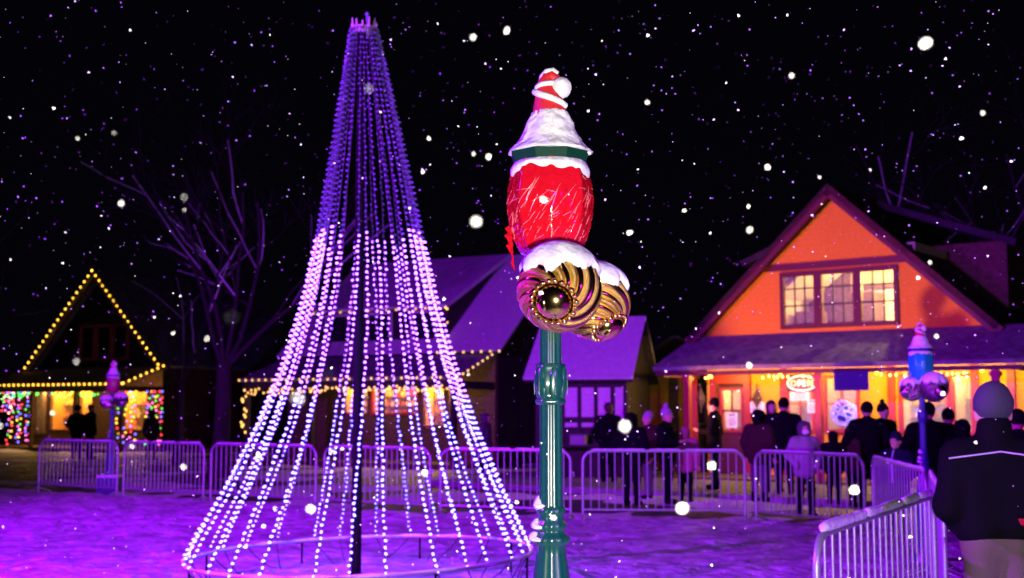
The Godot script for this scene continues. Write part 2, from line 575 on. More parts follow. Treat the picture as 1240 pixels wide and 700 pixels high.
# ------------------------------------------------------------------ houses
# boards of a clad wall from u0..u1, h0..h1, at local z; openings are [u0, u1, h0, h1]; slope: gable apex height and half width (0 = none)
func cladding(s: MB, u0: float, u1: float, h0: float, h1: float, z: float, open: Array, board := 0.13, uc := 0.0, half := 0.0) -> void:
	var rows := int(ceil((h1 - h0) / board))
	for r in rows:
		var a := h0 + r * board
		var b := minf(a + board, h1)
		var lo := u0
		var hi := u1
		if half > 0.0:
			var w := half * (1.0 - (b - h0) / (h1 - h0))
			lo = uc - w
			hi = uc + w
			if hi - lo < 0.02: continue
		var cuts := [[lo, hi]]
		for o in open:
			if o[3] <= a + 0.01 or o[2] >= b - 0.01: continue
			var nextc := []
			for c in cuts:
				if o[1] <= c[0] or o[0] >= c[1]: nextc.append(c); continue
				if o[0] > c[0]: nextc.append([c[0], o[0]])
				if o[1] < c[1]: nextc.append([o[1], c[1]])
			cuts = nextc
		for c in cuts:
			var f0 := z + 0.022
			var f1 := z + 0.004
			var more := half * board / (h1 - h0) if half > 0.0 else 0.0
			var l0: float = c[0] - (more if c[0] == lo else 0.0)
			var r0: float = c[1] + (more if c[1] == hi else 0.0)
			s.quad(Vector3(l0, a, f0), Vector3(r0, a, f0), Vector3(c[1], b, f1), Vector3(c[0], b, f1))
			s.quad(Vector3(l0, a, z), Vector3(r0, a, z), Vector3(r0, a, f0), Vector3(l0, a, f0))
			s.quad(Vector3(c[1], a, z - 0.1), Vector3(c[0], a, z - 0.1), Vector3(c[0], b, z - 0.1), Vector3(c[1], b, z - 0.1))

func frame(s: MB, u0: float, u1: float, h0: float, h1: float, z: float, w: float, d: float) -> void:
	s.span(Vector3(u0 - w, h0 - w, z), Vector3(u0, h1 + w, z + d))
	s.span(Vector3(u1, h0 - w, z), Vector3(u1 + w, h1 + w, z + d))
	s.span(Vector3(u0, h1, z), Vector3(u1, h1 + w, z + d - 0.004))
	s.span(Vector3(u0, h0 - w, z), Vector3(u1, h0, z + d + 0.02))

# a lit shop window: frame, muntins, panes, the niche behind it with shelves and goods, and an unseen lamp inside to light it
func shop_window(house: Node3D, r: Array, trim: Material, cols: int, rows: int, energy: float, shelves: int, tintset: Array, z := 0.0, depth := 0.9, wall: Material = null) -> Node3D:
	var u0: float = r[0]
	var u1: float = r[1]
	var h0: float = r[2]
	var h1: float = r[3]
	var s := MB.new()
	frame(s, u0, u1, h0, h1, z - 0.05, 0.07, 0.11)
	var w := part(house, "window", s, trim)
	s = MB.new()
	for k in range(1, cols):
		var u := lerpf(u0, u1, float(k) / cols)
		s.span(Vector3(u - 0.014, h0, z - 0.025), Vector3(u + 0.014, h1, z + 0.012))
	for k in range(1, rows):
		var h := lerpf(h0, h1, float(k) / rows)
		s.span(Vector3(u0, h - 0.013, z - 0.022), Vector3(u1, h + 0.013, z + 0.009))
	if cols + rows > 2: part(w, "muntins", s, trim)
	for a in cols:
		for b in rows:
			s = MB.new()
			s.span(Vector3(lerpf(u0, u1, float(a) / cols) + 0.012, lerpf(h0, h1, float(b) / rows) + 0.012, z - 0.012), Vector3(lerpf(u0, u1, float(a + 1) / cols) - 0.012, lerpf(h0, h1, float(b + 1) / rows) - 0.012, z - 0.008))
			part(w, "pane", s, M.glass)
	s = MB.new()
	var zb := z - 0.12 - depth
	var zf := z - 0.115
	s.span(Vector3(u0 - 0.1, h0 - 0.1, zb - 0.05), Vector3(u1 + 0.1, h1 + 0.1, zb))
	s.span(Vector3(u0 - 0.15, h0 - 0.1, zb), Vector3(u0 - 0.1, h1 + 0.1, zf))
	s.span(Vector3(u1 + 0.1, h0 - 0.1, zb), Vector3(u1 + 0.15, h1 + 0.1, zf))
	s.span(Vector3(u0 - 0.15, h1 + 0.1, zb), Vector3(u1 + 0.15, h1 + 0.15, zf))
	s.span(Vector3(u0 - 0.15, h0 - 0.15, zb), Vector3(u1 + 0.15, h0 - 0.1, zf))
	part(w, "display_niche", s, wall if wall else M.cream)
	if shelves > 0:
		s = MB.new()
		var g := MB.new()
		g.painted = true
		for k in shelves:
			var h := lerpf(h0 - 0.08, h1, float(k) / shelves)
			s.span(Vector3(u0 - 0.09, h - 0.02, zb + 0.02), Vector3(u1 + 0.09, h, zb + 0.34))
			var u := u0 - 0.05
			while u < u1:
				var bw := rng.randf_range(0.06, 0.2)
				var bh := rng.randf_range(0.1, minf(0.42, (h1 - h0) / shelves * 0.75))
				g.tint = tintset[rng.randi() % tintset.size()]
				if rng.randf() < 0.35: g.ball(Vector3(u + bw * 0.5, h + bh * 0.45, zb + 0.18), Vector3(bw, bh, bw) * 0.45, 8, 5)
				else: g.span(Vector3(u, h, zb + rng.randf_range(0.05, 0.1)), Vector3(u + bw * 0.85, h + bh, zb + rng.randf_range(0.18, 0.3)))
				u += bw + rng.randf_range(0.0, 0.08)
		part(w, "shelf", s, M.brown_wood)
		part(w, "goods", g, M.goods)
	s = MB.new()
	var lc := Vector3((u0 + u1) * 0.5, h1 + 0.04, zf - 0.2)
	s.ball(lc, Vector3(0.05, 0.05, 0.05), 8, 6)
	part(w, "unseen_bulb", s, M.lens_white)  # bulb out of view above the panes, placed to light the niche
	omni(w, lc, Color(1.0, 0.56, 0.15), energy, 0.05)
	return w

# shell of a front-gabled house in its own axes: x along the front, +z out of the front, ground at 0
func house_shell(t: Node3D, half: float, base: float, apex: float, deep: float, over: float, wall: Material, roof: Material, trim: Material) -> void:
	var s := MB.new()
	var wh := half - over
	s.span(Vector3(-wh, 0, -deep), Vector3(-wh + 0.12, base, -0.11))
	s.span(Vector3(wh - 0.12, 0, -deep), Vector3(wh, base, -0.11))
	s.span(Vector3(-wh + 0.12, 0, -deep), Vector3(wh - 0.12, base, -deep + 0.12))
	s.tri(Vector3(wh, base, -deep), Vector3(-wh, base, -deep), Vector3(0, apex - 0.1, -deep))
	part(t, "wall", s, wall)
	var pitch := (apex - base) / half
	for k in [-1, 1]:
		s = MB.new()
		var a := Vector3(k * (half + 0.05), base - 0.05 * pitch, 0.45)
		var b := Vector3(k * (half + 0.05), base - 0.05 * pitch, -deep - 0.3)
		var c := Vector3(0, apex, -deep - 0.3)
		var d := Vector3(0, apex, 0.45)
		if k == 1: s.slab(a, b, c, d, 0.14)
		else: s.slab(b, a, d, c, 0.14)
		part(t, "roof", s, roof)
		s = MB.new()
		s.bar(Vector3(k * (half + 0.05), base - 0.05 * pitch - 0.16, 0.4), Vector3(k * 0.0, apex - 0.16, 0.4), 0.24, 0.1, Vector3(0, 0, 1))
		part(t, "bargeboard", s, trim)

# a snow layer on a dark wooden deck
func layered(t: Node3D, a: Vector3, b: Vector3, c: Vector3, d: Vector3, top: Material, deck: Material) -> void:
	var nn := (c - a).cross(d - b).normalized() * 0.053
	var s := MB.new()
	s.slab(a, b, c, d, 0.05)
	var o := part(t, "roof", s, top)
	s = MB.new()
	s.slab(a - nn, b - nn, c - nn, d - nn, 0.08)
	part(o, "roof_deck", s, deck)

func porch(t: Node3D, l: float, r: float, top: float, eave: float, deep: float, roof: Material, trim: Material, posts: Array, post_m: Material, drop := 0.34) -> void:
	var s := MB.new()
	s.slab(Vector3(l, eave, deep), Vector3(r, eave, deep), Vector3(r, top, 0.03), Vector3(l, top, 0.03), 0.1)
	part(t, "porch_roof", s, roof)
	s = MB.new()
	s.span(Vector3(l + 0.05, eave - drop, deep - 0.2), Vector3(r - 0.05, eave - 0.115, deep - 0.06))
	s.span(Vector3(l + 0.06, eave - drop - 0.02, 0.06), Vector3(l + 0.18, eave - 0.14, deep - 0.22))
	s.span(Vector3(r - 0.18, eave - drop - 0.02, 0.06), Vector3(r - 0.06, eave - 0.14, deep - 0.22))
	part(t, "porch_beam", s, trim)
	for u in posts:
		s = MB.new()
		s.span(Vector3(u - 0.07, 0.0, deep - 0.21), Vector3(u + 0.07, eave - 0.345, deep - 0.07))
		part(t, "porch_post", s, post_m)
	s = MB.new()
	s.span(Vector3(l, -0.1, 0.02), Vector3(r, 0.14, deep))
	part(t, "porch_floor", s, M.brown_wood)

func bulbs_along(label: String, path: Array, step: float, r: float, m: Material, sag := 0.0, jitter := 0.0, group := "strings of yellow bulbs along the eaves") -> Node3D:
	var t := thing("string_lights", label, "string lights", path[0], 0.0, group)
	var cords := MB.new()
	var b := MB.new()
	for i in path.size() - 1:
		var a: Vector3 = path[i] - path[0]
		var e: Vector3 = path[i + 1] - path[0]
		var n := maxi(2, int(a.distance_to(e) / step))
		var pl := PackedVector3Array()
		for k in n + 1:
			var f := float(k) / n
			var p := a.lerp(e, f) - Vector3(0, sag * 4.0 * f * (1.0 - f), 0)
			pl.append(p)
			b.ball(p + Vector3(rng.randf_range(-jitter, jitter), rng.randf_range(-jitter, jitter) - r * 0.8, rng.randf_range(-jitter, jitter)), Vector3(r, r * 1.25, r), 6, 4)
		cords.tube(pl, [0.007], 4)
	part(t, "cord", cords, M.cord)
	stuff(part(t, "bulb_row", b, m))
	return t

func place_house(called: String, label: String, lpx: Array, rpx: Array, h: float) -> Node3D:
	var a := gp(lpx[0], lpx[1], h)
	var b := gp(rpx[0], rpx[1], h)
	var c := (a + b) * 0.5
	var t := thing(called, label, "house", Vector3(c.x, 0, c.z), atan2(-(b.z - a.z), b.x - a.x))
	t.set_meta("half", Vector2(b.x - a.x, b.z - a.z).length() * 0.5)
	return t
func rect(t: Node3D, x0: float, x1: float, y0: float, y1: float, z := 0.0) -> Array:
	var cx := (x0 + x1) * 0.5
	var cy := (y0 + y1) * 0.5
	return [onp(t, x0, cy, z).x, onp(t, x1, cy, z).x, onp(t, cx, y1, z).y, onp(t, cx, y0, z).y]

func houses() -> void:
	var toys := [Color(0.6, 0.4, 0.1), Color(0.5, 0.08, 0.05), Color(0.65, 0.55, 0.3), Color(0.1, 0.2, 0.06), Color(0.7, 0.6, 0.5), Color(0.08, 0.06, 0.05)]
	# ---------- orange shop house on the right
	var t := place_house("shop_house", "orange clapboard shop house with red trim and lit upstairs windows", [845, 407], [1215, 392], 3.5)
	var half: float = t.get_meta("half")
	var base := 3.5
	var apex := onp(t, 1006, 222, 0.4).y
	house_shell(t, half, base, apex, 9.0, 0.3, M.brown_wood, M.roof_dark, M.maroon)
	var up := rect(t, 946, 1089, 328, 394)
	up[2] = onp(t, 1018, 394).y
	var opens := [[up[0] - 0.02, up[1] + 0.02, up[2] - 0.02, up[3] + 0.02]]
	var s := MB.new()
	cladding(s, -half, half, base - 0.05, apex - 0.25, 0.0, opens, 0.12, 0.0, half - 0.12)
	part(t, "gable_boards", s, M.siding)
	s = MB.new()
	var belt: float = up[3] + 0.17
	var bw: float = half * (1.0 - (belt - base) / (apex - base))
	s.span(Vector3(-bw + 0.1, belt - 0.08, 0.024), Vector3(bw - 0.1, belt + 0.08, 0.06))
	part(t, "belt_board", s, M.maroon)
	# three upstairs sashes of nine panes, with the room behind
	for k in 3:
		var a := lerpf(up[0], up[1], k / 3.0) + 0.1
		var b := lerpf(up[0], up[1], (k + 1) / 3.0) - 0.1
		s = MB.new()
		frame(s, a, b, up[2] + 0.06, up[3] - 0.06, -0.04, 0.1 if k != 1 else 0.096, 0.12)
		var w := part(t, "upper_window", s, M.maroon)
		for q in range(1, 3):
			s = MB.new()
			var u := lerpf(a, b, q / 3.0)
			s.span(Vector3(u - 0.016, up[2] + 0.06, -0.02), Vector3(u + 0.016, up[3] - 0.06, 0.012))
			part(w, "muntin", s, M.dark_wood)
			s = MB.new()
			var h := lerpf(up[2], up[3], [0.0, 0.4, 0.72][q])
			s.span(Vector3(a, h - 0.016, -0.017), Vector3(b, h + 0.016, 0.009))
			part(w, "muntin", s, M.dark_wood)
		for q in 3:
			for z in 3:
				s = MB.new()
				var hs := [up[2] + 0.06, lerpf(up[2], up[3], 0.4), lerpf(up[2], up[3], 0.72), up[3] - 0.06]
				s.span(Vector3(lerpf(a, b, q / 3.0) + 0.015, hs[z] + 0.015, -0.008), Vector3(lerpf(a, b, (q + 1) / 3.0) - 0.015, hs[z + 1] - 0.015, -0.004))
				part(w, "pane", s, M.glass)
	s = MB.new()
	var f0: float = up[2] - 0.5
	s.span(Vector3(up[0] - 0.3, f0, -2.6), Vector3(up[1] + 0.3, up[3] + 0.5, -2.55))
	s.span(Vector3(up[0] - 0.35, f0, -2.6), Vector3(up[0] - 0.3, up[3] + 0.5, -0.12))
	s.span(Vector3(up[1] + 0.3, f0, -2.6), Vector3(up[1] + 0.35, up[3] + 0.5, -0.12))
	s.span(Vector3(up[0] - 0.35, f0 - 0.05, -2.6), Vector3(up[1] + 0.35, f0, -0.12))
	s.span(Vector3(up[0] - 0.35, up[3] + 0.5, -2.6), Vector3(up[1] + 0.35, up[3] + 0.55, -0.12))
	s.slab(Vector3(up[0] - 0.28, up[3] - 0.5, -2.5), Vector3(up[0] + 1.0, up[3] + 0.48, -2.5), Vector3(up[0] + 1.0, up[3] + 0.48, -0.3), Vector3(up[0] - 0.28, up[3] - 0.5, -0.3), 0.04)
	part(t, "upstairs_room", s, M.cream)
	s = MB.new()
	s.span(Vector3(up[0] + 0.5, f0, -2.3), Vector3(up[0] + 1.6, up[3] - 0.35, -1.7))
	s.span(Vector3(up[0] - 0.1, f0, -1.5), Vector3(up[0] + 0.5, up[2] + 0.45, -1.0))
	s.span(Vector3(up[0] + 0.95, up[3] - 0.22, -2.5), Vector3(up[1], up[3] - 0.12, -2.3))
	part(t, "upstairs_cupboard", s, M.brown_wood)
	s = MB.new()
	var lp := Vector3(up[1] - 0.45, up[3] - 0.1, -1.5)
	s.ball(lp, Vector3(0.14, 0.1, 0.14), 12, 8)
	part(t, "unseen_ceiling_lamp", s, glow(Color(1, 0.85, 0.5), 3.0))  # lamp out of view, placed to light the upstairs windows
	omni(t, lp + Vector3(0, -0.02, 0), Color(1.0, 0.66, 0.2), 14.0, 0.09)
	# shed dormers on both slopes
	for k in [-1, 1]:
		var out: float = k * (half - 0.5)
		var dh := apex - 1.0
		s = MB.new()
		s.span(Vector3(out - k * 0.06, base, -5.6), Vector3(out, dh - 0.3, -2.2))
		s.span(Vector3(k * 0.6, base, -2.26), Vector3(out - k * 0.06, dh - 0.3, -2.2))
		s.span(Vector3(k * 0.6, base, -5.6), Vector3(out - k * 0.06, dh - 0.3, -5.54))
		var d := part(t, "dormer", s, M.brown_wood)
		s = MB.new()
		var q0 := Vector3(k * 0.25, apex - 0.12, -1.95)
		var q1 := Vector3(out + k * 0.3, dh - 0.32, -1.95)
		var q2 := Vector3(out + k * 0.3, dh - 0.32, -5.9)
		var q3 := Vector3(k * 0.25, apex - 0.12, -5.9)
		if k == 1: s.slab(q1, q2, q3, q0, 0.16)
		else: s.slab(q2, q1, q0, q3, 0.16)
		part(d, "dormer_roof", s, M.roof_dark)
	# porch
	var pl := -half - 0.1
	var pr := half + 0.95
	porch(t, pl, pr, base - 0.02, 2.68, 2.0, M.roof_thin, M.maroon, [], M.maroon, 0.21)
	for px in [833, 992, 1207]:
		var u := onp(t, px, 490, 1.86).x
		s = MB.new()
		s.span(Vector3(u - 0.07, 0.14, 1.79), Vector3(u + 0.07, 2.465, 1.93))
		s.span(Vector3(u - 0.1, 2.34, 1.76), Vector3(u + 0.1, 2.44, 1.96))
		part(t, "porch_post", s, M.red_trim)
	# ground-floor front: door and windows
	var door := rect(t, 869, 903, 462, 560)
	door[2] = 0.14
	door[3] = 2.3
	var wins := []
	for r in [[955, 984, 458, 520], [1001, 1038, 458, 520], [1093, 1147, 456, 520], [1156, 1177, 456, 522]]:
		wins.append(rect(t, r[0], r[1], r[2], r[3]))
	opens = [[door[0], door[1], door[2], door[3]]]
	for w in wins: opens.append([w[0] - 0.01, w[1] + 0.01, w[2] - 0.01, w[3] + 0.01])
	s = MB.new()
	cladding(s, -half + 0.25, half + 0.75, 0.14, base - 0.1, 0.0, opens, 0.13)
	part(t, "front_boards", s, M.siding)
	for px in [842, 950, 1081, 1182, 1226]:
		var u := onp(t, px, 490).x
		s = MB.new()
		s.span(Vector3(u - 0.08, 0.15, 0.026), Vector3(u + 0.08, 2.9, 0.07))
		part(t, "trim_board", s, M.red_trim)
	s = MB.new()
	s.span(Vector3(door[0] - 0.16, 0.15, 0.025), Vector3(door[0], 2.55, 0.09))
	s.span(Vector3(door[1], 0.15, 0.025), Vector3(door[1] + 0.16, 2.55, 0.09))
	s.span(Vector3(door[0], 2.3, 0.025), Vector3(door[1], 2.55, 0.086))
	part(t, "door_frame", s, M.red_trim)
	s = MB.new()
	var dw: float = door[1] - door[0]
	s.span(Vector3(door[0] + 0.01, 0.16, -0.05), Vector3(door[0] + 0.12, 2.29, -0.005))
	s.span(Vector3(door[1] - 0.12, 0.16, -0.05), Vector3(door[1] - 0.01, 2.29, -0.005))
	s.span(Vector3(door[0] + 0.12, 0.16, -0.05), Vector3(door[1] - 0.12, 1.15, -0.009))
	s.span(Vector3(door[0] + 0.12, 2.15, -0.05), Vector3(door[1] - 0.12, 2.29, -0.009))
	s.span(Vector3(door[0] + dw * 0.5 - 0.015, 1.15, -0.045), Vector3(door[0] + dw * 0.5 + 0.015, 2.15, -0.012))
	s.span(Vector3(door[0] + 0.12, 1.64, -0.044), Vector3(door[1] - 0.12, 1.67, -0.013))
	var dd := part(t, "door", s, M.maroon)
	s = MB.new()
	s.ball(Vector3(door[1] - 0.07, 1.1, 0.03), Vector3(0.03, 0.03, 0.03), 8, 6)
	part(dd, "handle", s, M.gold)
	var dn := shop_window(dd, [door[0] + 0.13, door[1] - 0.13, 1.2, 2.14], M.red_trim, 2, 2, 0.8, 2, toys, -0.06)
	dn.name = "glazing"
	for i in wins.size():
		shop_window(t, wins[i], M.red_trim, 1 if i > 1 else 2, 2 if i < 2 else 1, [1.0, 0.7, 1.5, 1.1][i], [2, 2, 4, 2][i], toys)
	for px in [850, 918]:
		var p := onp(t, px, 483, 0.0)
		s = MB.new()
		var q := Vector3(p.x, p.y, 0.06)
		for g in 4:
			var a := TAU * g / 4
			var b := TAU * (g + 1) / 4
			var va := Vector3(sin(a) * 0.13, cos(a) * 0.27, 0)
			var vb := Vector3(sin(b) * 0.13, cos(b) * 0.27, 0)
			s.tri(q + vb, q + va, q + Vector3(0, 0, 0.09))
			s.quad(q + va, q + vb, q + vb + Vector3(0, 0, -0.03), q + va + Vector3(0, 0, -0.03))
		s.tube([q + Vector3(0, 0.25, 0), q + Vector3(0, 0.36, 0)], [0.015], 6)
		s.tube([q + Vector3(0, -0.25, 0), q + Vector3(0, -0.34, 0)], [0.015], 6)
		part(t, "diamond_ornament", s, M.brown_wood)
	# porch lamps: bulbs under the ceiling
	var warm := Color(1.0, 0.6, 0.13)
	for px in [860, 945, 1062, 1120, 1190]:
		var p := onp(t, px, 470, 1.1)
		s = MB.new()
		var at := Vector3(p.x, 2.5, 1.1)
		s.ball(at, Vector3(0.05, 0.06, 0.05), 8, 6)
		var pb := part(t, "porch_lamp", s, M.bulb_yellow)
		s = MB.new()
		s.tube([at + Vector3(0, 0.06, 0), at + Vector3(0, 0.45, 0)], [0.012], 6)
		part(pb, "lamp_cord", s, M.cord)
		omni(t, at, warm, 2.6, 0.05)
	var red := [onp(t, 905, 470, 1.3), onp(t, 985, 470, 1.3)]
	# strings of bulbs tucked under the porch beam
	for run in [[855, 863, "over the left edge of the red shop door"], [925, 955, "between the shop door and the neon sign"], [972, 987, "just above the right end of the neon sign"], [1068, 1086, "over the yellow wall right of the blue banner"], [1098, 1112, "above the shelved shop window"], [1140, 1168, "above the dark narrow shop window"]]:
		var a := t.transform * Vector3(onp(t, run[0], 454, 1.7).x, 2.43, 1.72)
		var b := t.transform * Vector3(onp(t, run[1], 454, 1.7).x, 2.43, 1.72)
		bulbs_along("short run of yellow bulbs " + run[2], [a, b], 0.11, 0.026, M.bulb_yellow, 0.0, 0.02, "bulbs under the porch beam of the orange house")
	# OPEN sign
	var o := onp(t, 971, 464, 0.14)
	var sign := thing("open_sign", "oval neon sign reading OPEN in the shop window", "neon sign", t.transform * o, t.rotation.y)
	var tm := TextMesh.new()
	tm.text = "OPEN"
	var sf := SystemFont.new()
	sf.font_names = PackedStringArray(["Droid Sans"])
	sf.font_weight = 700
	tm.font = sf
	tm.font_size = 20
	tm.pixel_size = 0.0108
	tm.depth = 0.02
	part(sign, "neon_letters", tm, glow(Color(1.0, 0.07, 0.05), 1.6))
	s = MB.new()
	var ring := PackedVector3Array()
	for k in 33: ring.append(Vector3(cos(TAU * k / 32) * 0.36, sin(TAU * k / 32) * 0.17, 0))
	s.tube(ring, [0.016], 6, false)
	part(sign, "neon_ring", s, M.neon_white)
	s = MB.new()
	s.span(Vector3(-0.4, -0.2, -0.05), Vector3(0.4, 0.2, -0.035))
	part(sign, "backing", s, M.ink)
	omni(sign, Vector3(0, 0, 0.06), Color(1, 0.2, 0.2), 0.25, 0.05)
	# notices and banner
	var notes := [[880, 893, 500, 518, 0.05, "white paper notice pasted on the shop door"], [907, 926, 487, 500, 0.06, "pale pink notice on the wall beside the shop door"], [957, 980, 475, 485, 0.07, "wide pale notice in the window under the neon sign"], [978, 989, 484, 500, 0.07, "narrow notice at the right edge of the neon sign window"]]
	for nt in notes:
		var r := rect(t, nt[0], nt[1], nt[2], nt[3], nt[4])
		var w: float = r[1] - r[0]
		var h: float = r[3] - r[2]
		var p := thing("notice", nt[5], "notice", t.transform * Vector3((r[0] + r[1]) * 0.5, (r[2] + r[3]) * 0.5, nt[4]), t.rotation.y)
		s = MB.new()
		s.box(Vector3.ZERO, Vector3(w, h, 0.012))
		part(p, "sheet", s, M.paper)
		s = MB.new()
		var y := h * 0.36
		s.box(Vector3(0, y, 0.009), Vector3(w * 0.6, h * 0.1, 0.004))
		y -= h * 0.2
		while y > -h * 0.4:
			s.box(Vector3(0, y, 0.009), Vector3(w * rng.randf_range(0.5, 0.8), h * 0.035, 0.004))
			y -= h * 0.1
		part(p, "printing", s, M.ink)
	var br := rect(t, 1010, 1052, 449, 473, 1.98)
	var bn := thing("banner", "dark blue cloth banner hanging from the porch beam", "banner", t.transform * Vector3((br[0] + br[1]) * 0.5, br[3], 1.98), t.rotation.y)
	var pts := PackedVector3Array()
	for j in 6:
		for i in 24:
			var u: float = (i / 23.0 - 0.5) * (br[1] - br[0])
			pts.append(Vector3(u, -(br[3] - br[2]) * (1.0 - j / 5.0), 0.02 * sin(u * 9.0) * (1.0 - j / 5.0)))
	s = MB.new()
	s.grid(pts, 24, 6)
	part(bn, "cloth", s, M.banner)
	s = MB.new()
	s.tube([Vector3(br[0] - br[1], 0, 0) * 0.53, Vector3(br[1] - br[0], 0, 0) * 0.53], [0.012], 6)
	part(bn, "rod", s, M.dark_wood)
	# hanging ball of blue light wire
	var lb := onp(t, 1022, 500, 1.75)
	var bl := thing("light_ball", "hanging ball of glowing blue wire lights under the porch", "light ball", t.transform * lb)
	s = MB.new()
	for k in 9:
		var c := PackedVector3Array()
		var bs := Basis(Vector3(rng.randfn(), rng.randfn(), rng.randfn()).normalized(), rng.randf() * TAU)
		for q in 17: c.append(bs * Vector3(cos(TAU * q / 16) * 0.26, sin(TAU * q / 16) * 0.26, 0.07 * sin(k * 2.1)))
		s.tube(c, [0.016], 5, false)
	part(bl, "light_wire", s, M.neon_blue)
	s = MB.new()
	s.ball(Vector3.ZERO, Vector3.ONE * 0.19, 16, 10)
	part(bl, "core", s, mat(Color(0.06, 0.05, 0.3), 0.3))
	s = MB.new()
	s.tube([Vector3(0, 0.26, 0), Vector3(0, 2.6 - lb.y, 0)], [0.008], 5)
	part(bl, "hanging_cord", s, M.cord)
	omni(bl, Vector3(0, 0, 0.36), Color(0.2, 0.15, 1), 0.12, 0.1)
	# sidewalk in front of the shop
	s = MB.new()
	var tr := t.transform
	var q := [Vector3(-half - 3.5, 0, 6.2), Vector3(half + 6, 0, 6.2), Vector3(half + 6, 0, 2.01), Vector3(-half - 3.5, 0, 2.01)]
	var h := Vector3(0, 0.1, 0)
	s.slab(tr * (q[0] + h), tr * (q[1] + h), tr * (q[2] + h), tr * (q[3] + h), 0.16)
	struct("sidewalk", s, mat(Color(0.3, 0.29, 0.3), 0.75, 0, "patch", 0.5, 0.6))
	# unseen uplight hidden behind the green lamp post, placed to wash the gable
	var fl := Vector3(0.7, -0.02, -23.6)
	unseen_floodlight("unseen amber flood lamp hidden behind the green lamp post, lighting the gable", fl, 0.34, t.transform * Vector3(0.2, 5.0, 0), Color(1.0, 0.25, 0.09), 92.0, 24.0, M.lens_warm)

	# ---------- centre house
	t = place_house("gift_house", "house with broad snowy roof and shed dormer behind the light tree", [350, 428], [600, 421], 3.5)
	half = t.get_meta("half")
	apex = onp(t, 560, 308, -3.0).y
	s = MB.new()
	var cw := rect(t, 420, 447, 466, 520)
	var cws := [rect(t, 418, 446, 468, 500), rect(t, 452, 505, 468, 500), rect(t, 514, 538, 466, 515), rect(t, 545, 558, 468, 505)]
	opens = []
	for w in cws: opens.append([w[0] - 0.01, w[1] + 0.01, w[2] - 0.01, w[3] + 0.01])
	cladding(s, -half, half, 0.14, 3.5, 0.0, opens, 0.14)
	part(t, "front_boards", s, M.brown_wood)
	s = MB.new()
	s.span(Vector3(-half, 0, -8), Vector3(-half + 0.1, 3.5, -0.11))
	s.span(Vector3(half - 0.1, 0, -8), Vector3(half, 3.5, -0.11))
	s.span(Vector3(-half + 0.1, 0, -8), Vector3(half - 0.1, 3.5, -7.9))
	for k in [-1, 1]:
		var a := Vector3(k * half, 3.5, 0)
		var b := Vector3(k * half, 3.5, -8)
		var c := Vector3(k * half, apex - 0.15, -4)
		if k == 1: s.tri(a, b, c)
		else: s.tri(b, a, c)
	part(t, "wall", s, M.dark_wood)
	for k in [0, 1]:
		s = MB.new()
		var l := Vector3(-half - 0.3, 0, 0)
		var r := Vector3(half + 0.3, 0, 0)
		var top := Vector3(0, apex, -4)
		if k == 0: layered(t, l + Vector3(0, 3.42, 0.25), r + Vector3(0, 3.42, 0.25), r + top, l + top, M.roof_snow, M.dark_wood)
		else: layered(t, r + Vector3(0, 3.42, -8.25), l + Vector3(0, 3.42, -8.25), l + top, r + top, M.roof_snow, M.dark_wood)
	var dl := onp(t, 384, 395, -0.3).x
	var dr := onp(t, 541, 395, -0.3).x
	var dtop := onp(t, 500, 371, -0.3).y
	s = MB.new()
	s.span(Vector3(dl, 3.5, -0.42), Vector3(dr, dtop, -0.3))
	var roofy := func(z: float) -> float: return 3.42 + (apex - 3.42) * (0.25 - z) / 4.25
	for k in [0, 1]:
		var u: float = dr if k == 1 else dl
		var a := Vector3(u, 3.45, -0.42)
		var b := Vector3(u, apex - 0.1, -3.9)
		var c := Vector3(u, dtop, -0.42)
		if k == 1: s.tri(a, b, c)
		else: s.tri(b, a, c)
	var dm := part(t, "dormer", s, M.dark_wood)
	s = MB.new()
	s.slab(Vector3(dl - 0.2, dtop - 0.02, 0.05), Vector3(dr + 0.2, dtop - 0.02, 0.05), Vector3(dr + 0.2, apex + 0.03, -3.9), Vector3(dl - 0.2, apex + 0.03, -3.9), 0.12)
	part(dm, "dormer_roof", s, M.roof_snow)
	for k in 3:
		var u := lerpf(dl, dr, (k + 0.5) / 3.0)
		s = MB.new()
		frame(s, u - 0.42, u + 0.42, 3.75, dtop - 0.22, -0.3, 0.07, 0.05)
		var w := part(dm, "window", s, M.stucco)
		s = MB.new()
		s.span(Vector3(u - 0.42, 3.75, -0.298), Vector3(u + 0.42, dtop - 0.22, -0.285))
		part(w, "pane", s, mat(Color(0.02, 0.02, 0.025), 0.08))
	porch(t, -half - 0.1, half + 0.05, 3.36, 2.62, 2.2, M.roof_thin, M.dark_wood, [-half + 0.1, -half * 0.33, half * 0.33, half - 0.15], M.dark_wood)
	for i in cws.size():
		shop_window(t, cws[i], M.red_trim if i == 1 else M.brown_wood, 2, 1, [2.2, 2.6, 3.6, 2.0][i], 3, toys if i != 1 else [Color(0.6, 0.05, 0.03), Color(0.6, 0.35, 0.05), Color(0.7, 0.6, 0.4)], 0.0, 0.9, M.red_trim if i == 1 else M.siding)
	for px in [430, 525]:
		var p := onp(t, px, 470, 1.3)
		s = MB.new()
		s.ball(Vector3(p.x, 2.3, 1.3), Vector3(0.05, 0.06, 0.05), 8, 6)
		var pb := part(t, "porch_lamp", s, M.bulb_yellow)
		s = MB.new()
		s.tube([Vector3(p.x, 2.36, 1.3), Vector3(p.x, 2.85, 1.3)], [0.012], 6)
		part(pb, "lamp_cord", s, M.cord)
		omni(t, Vector3(p.x, 2.3, 1.3), warm, 0.9, 0.05)
	tr = t.transform
	var ev := 2.6
	bulbs_along("row of yellow bulbs along the porch eave behind the light tree", [tr * Vector3(-half - 0.1, ev, 2.25), tr * Vector3(half + 0.05, ev, 2.25)], 0.26, 0.026, M.bulb_dim)
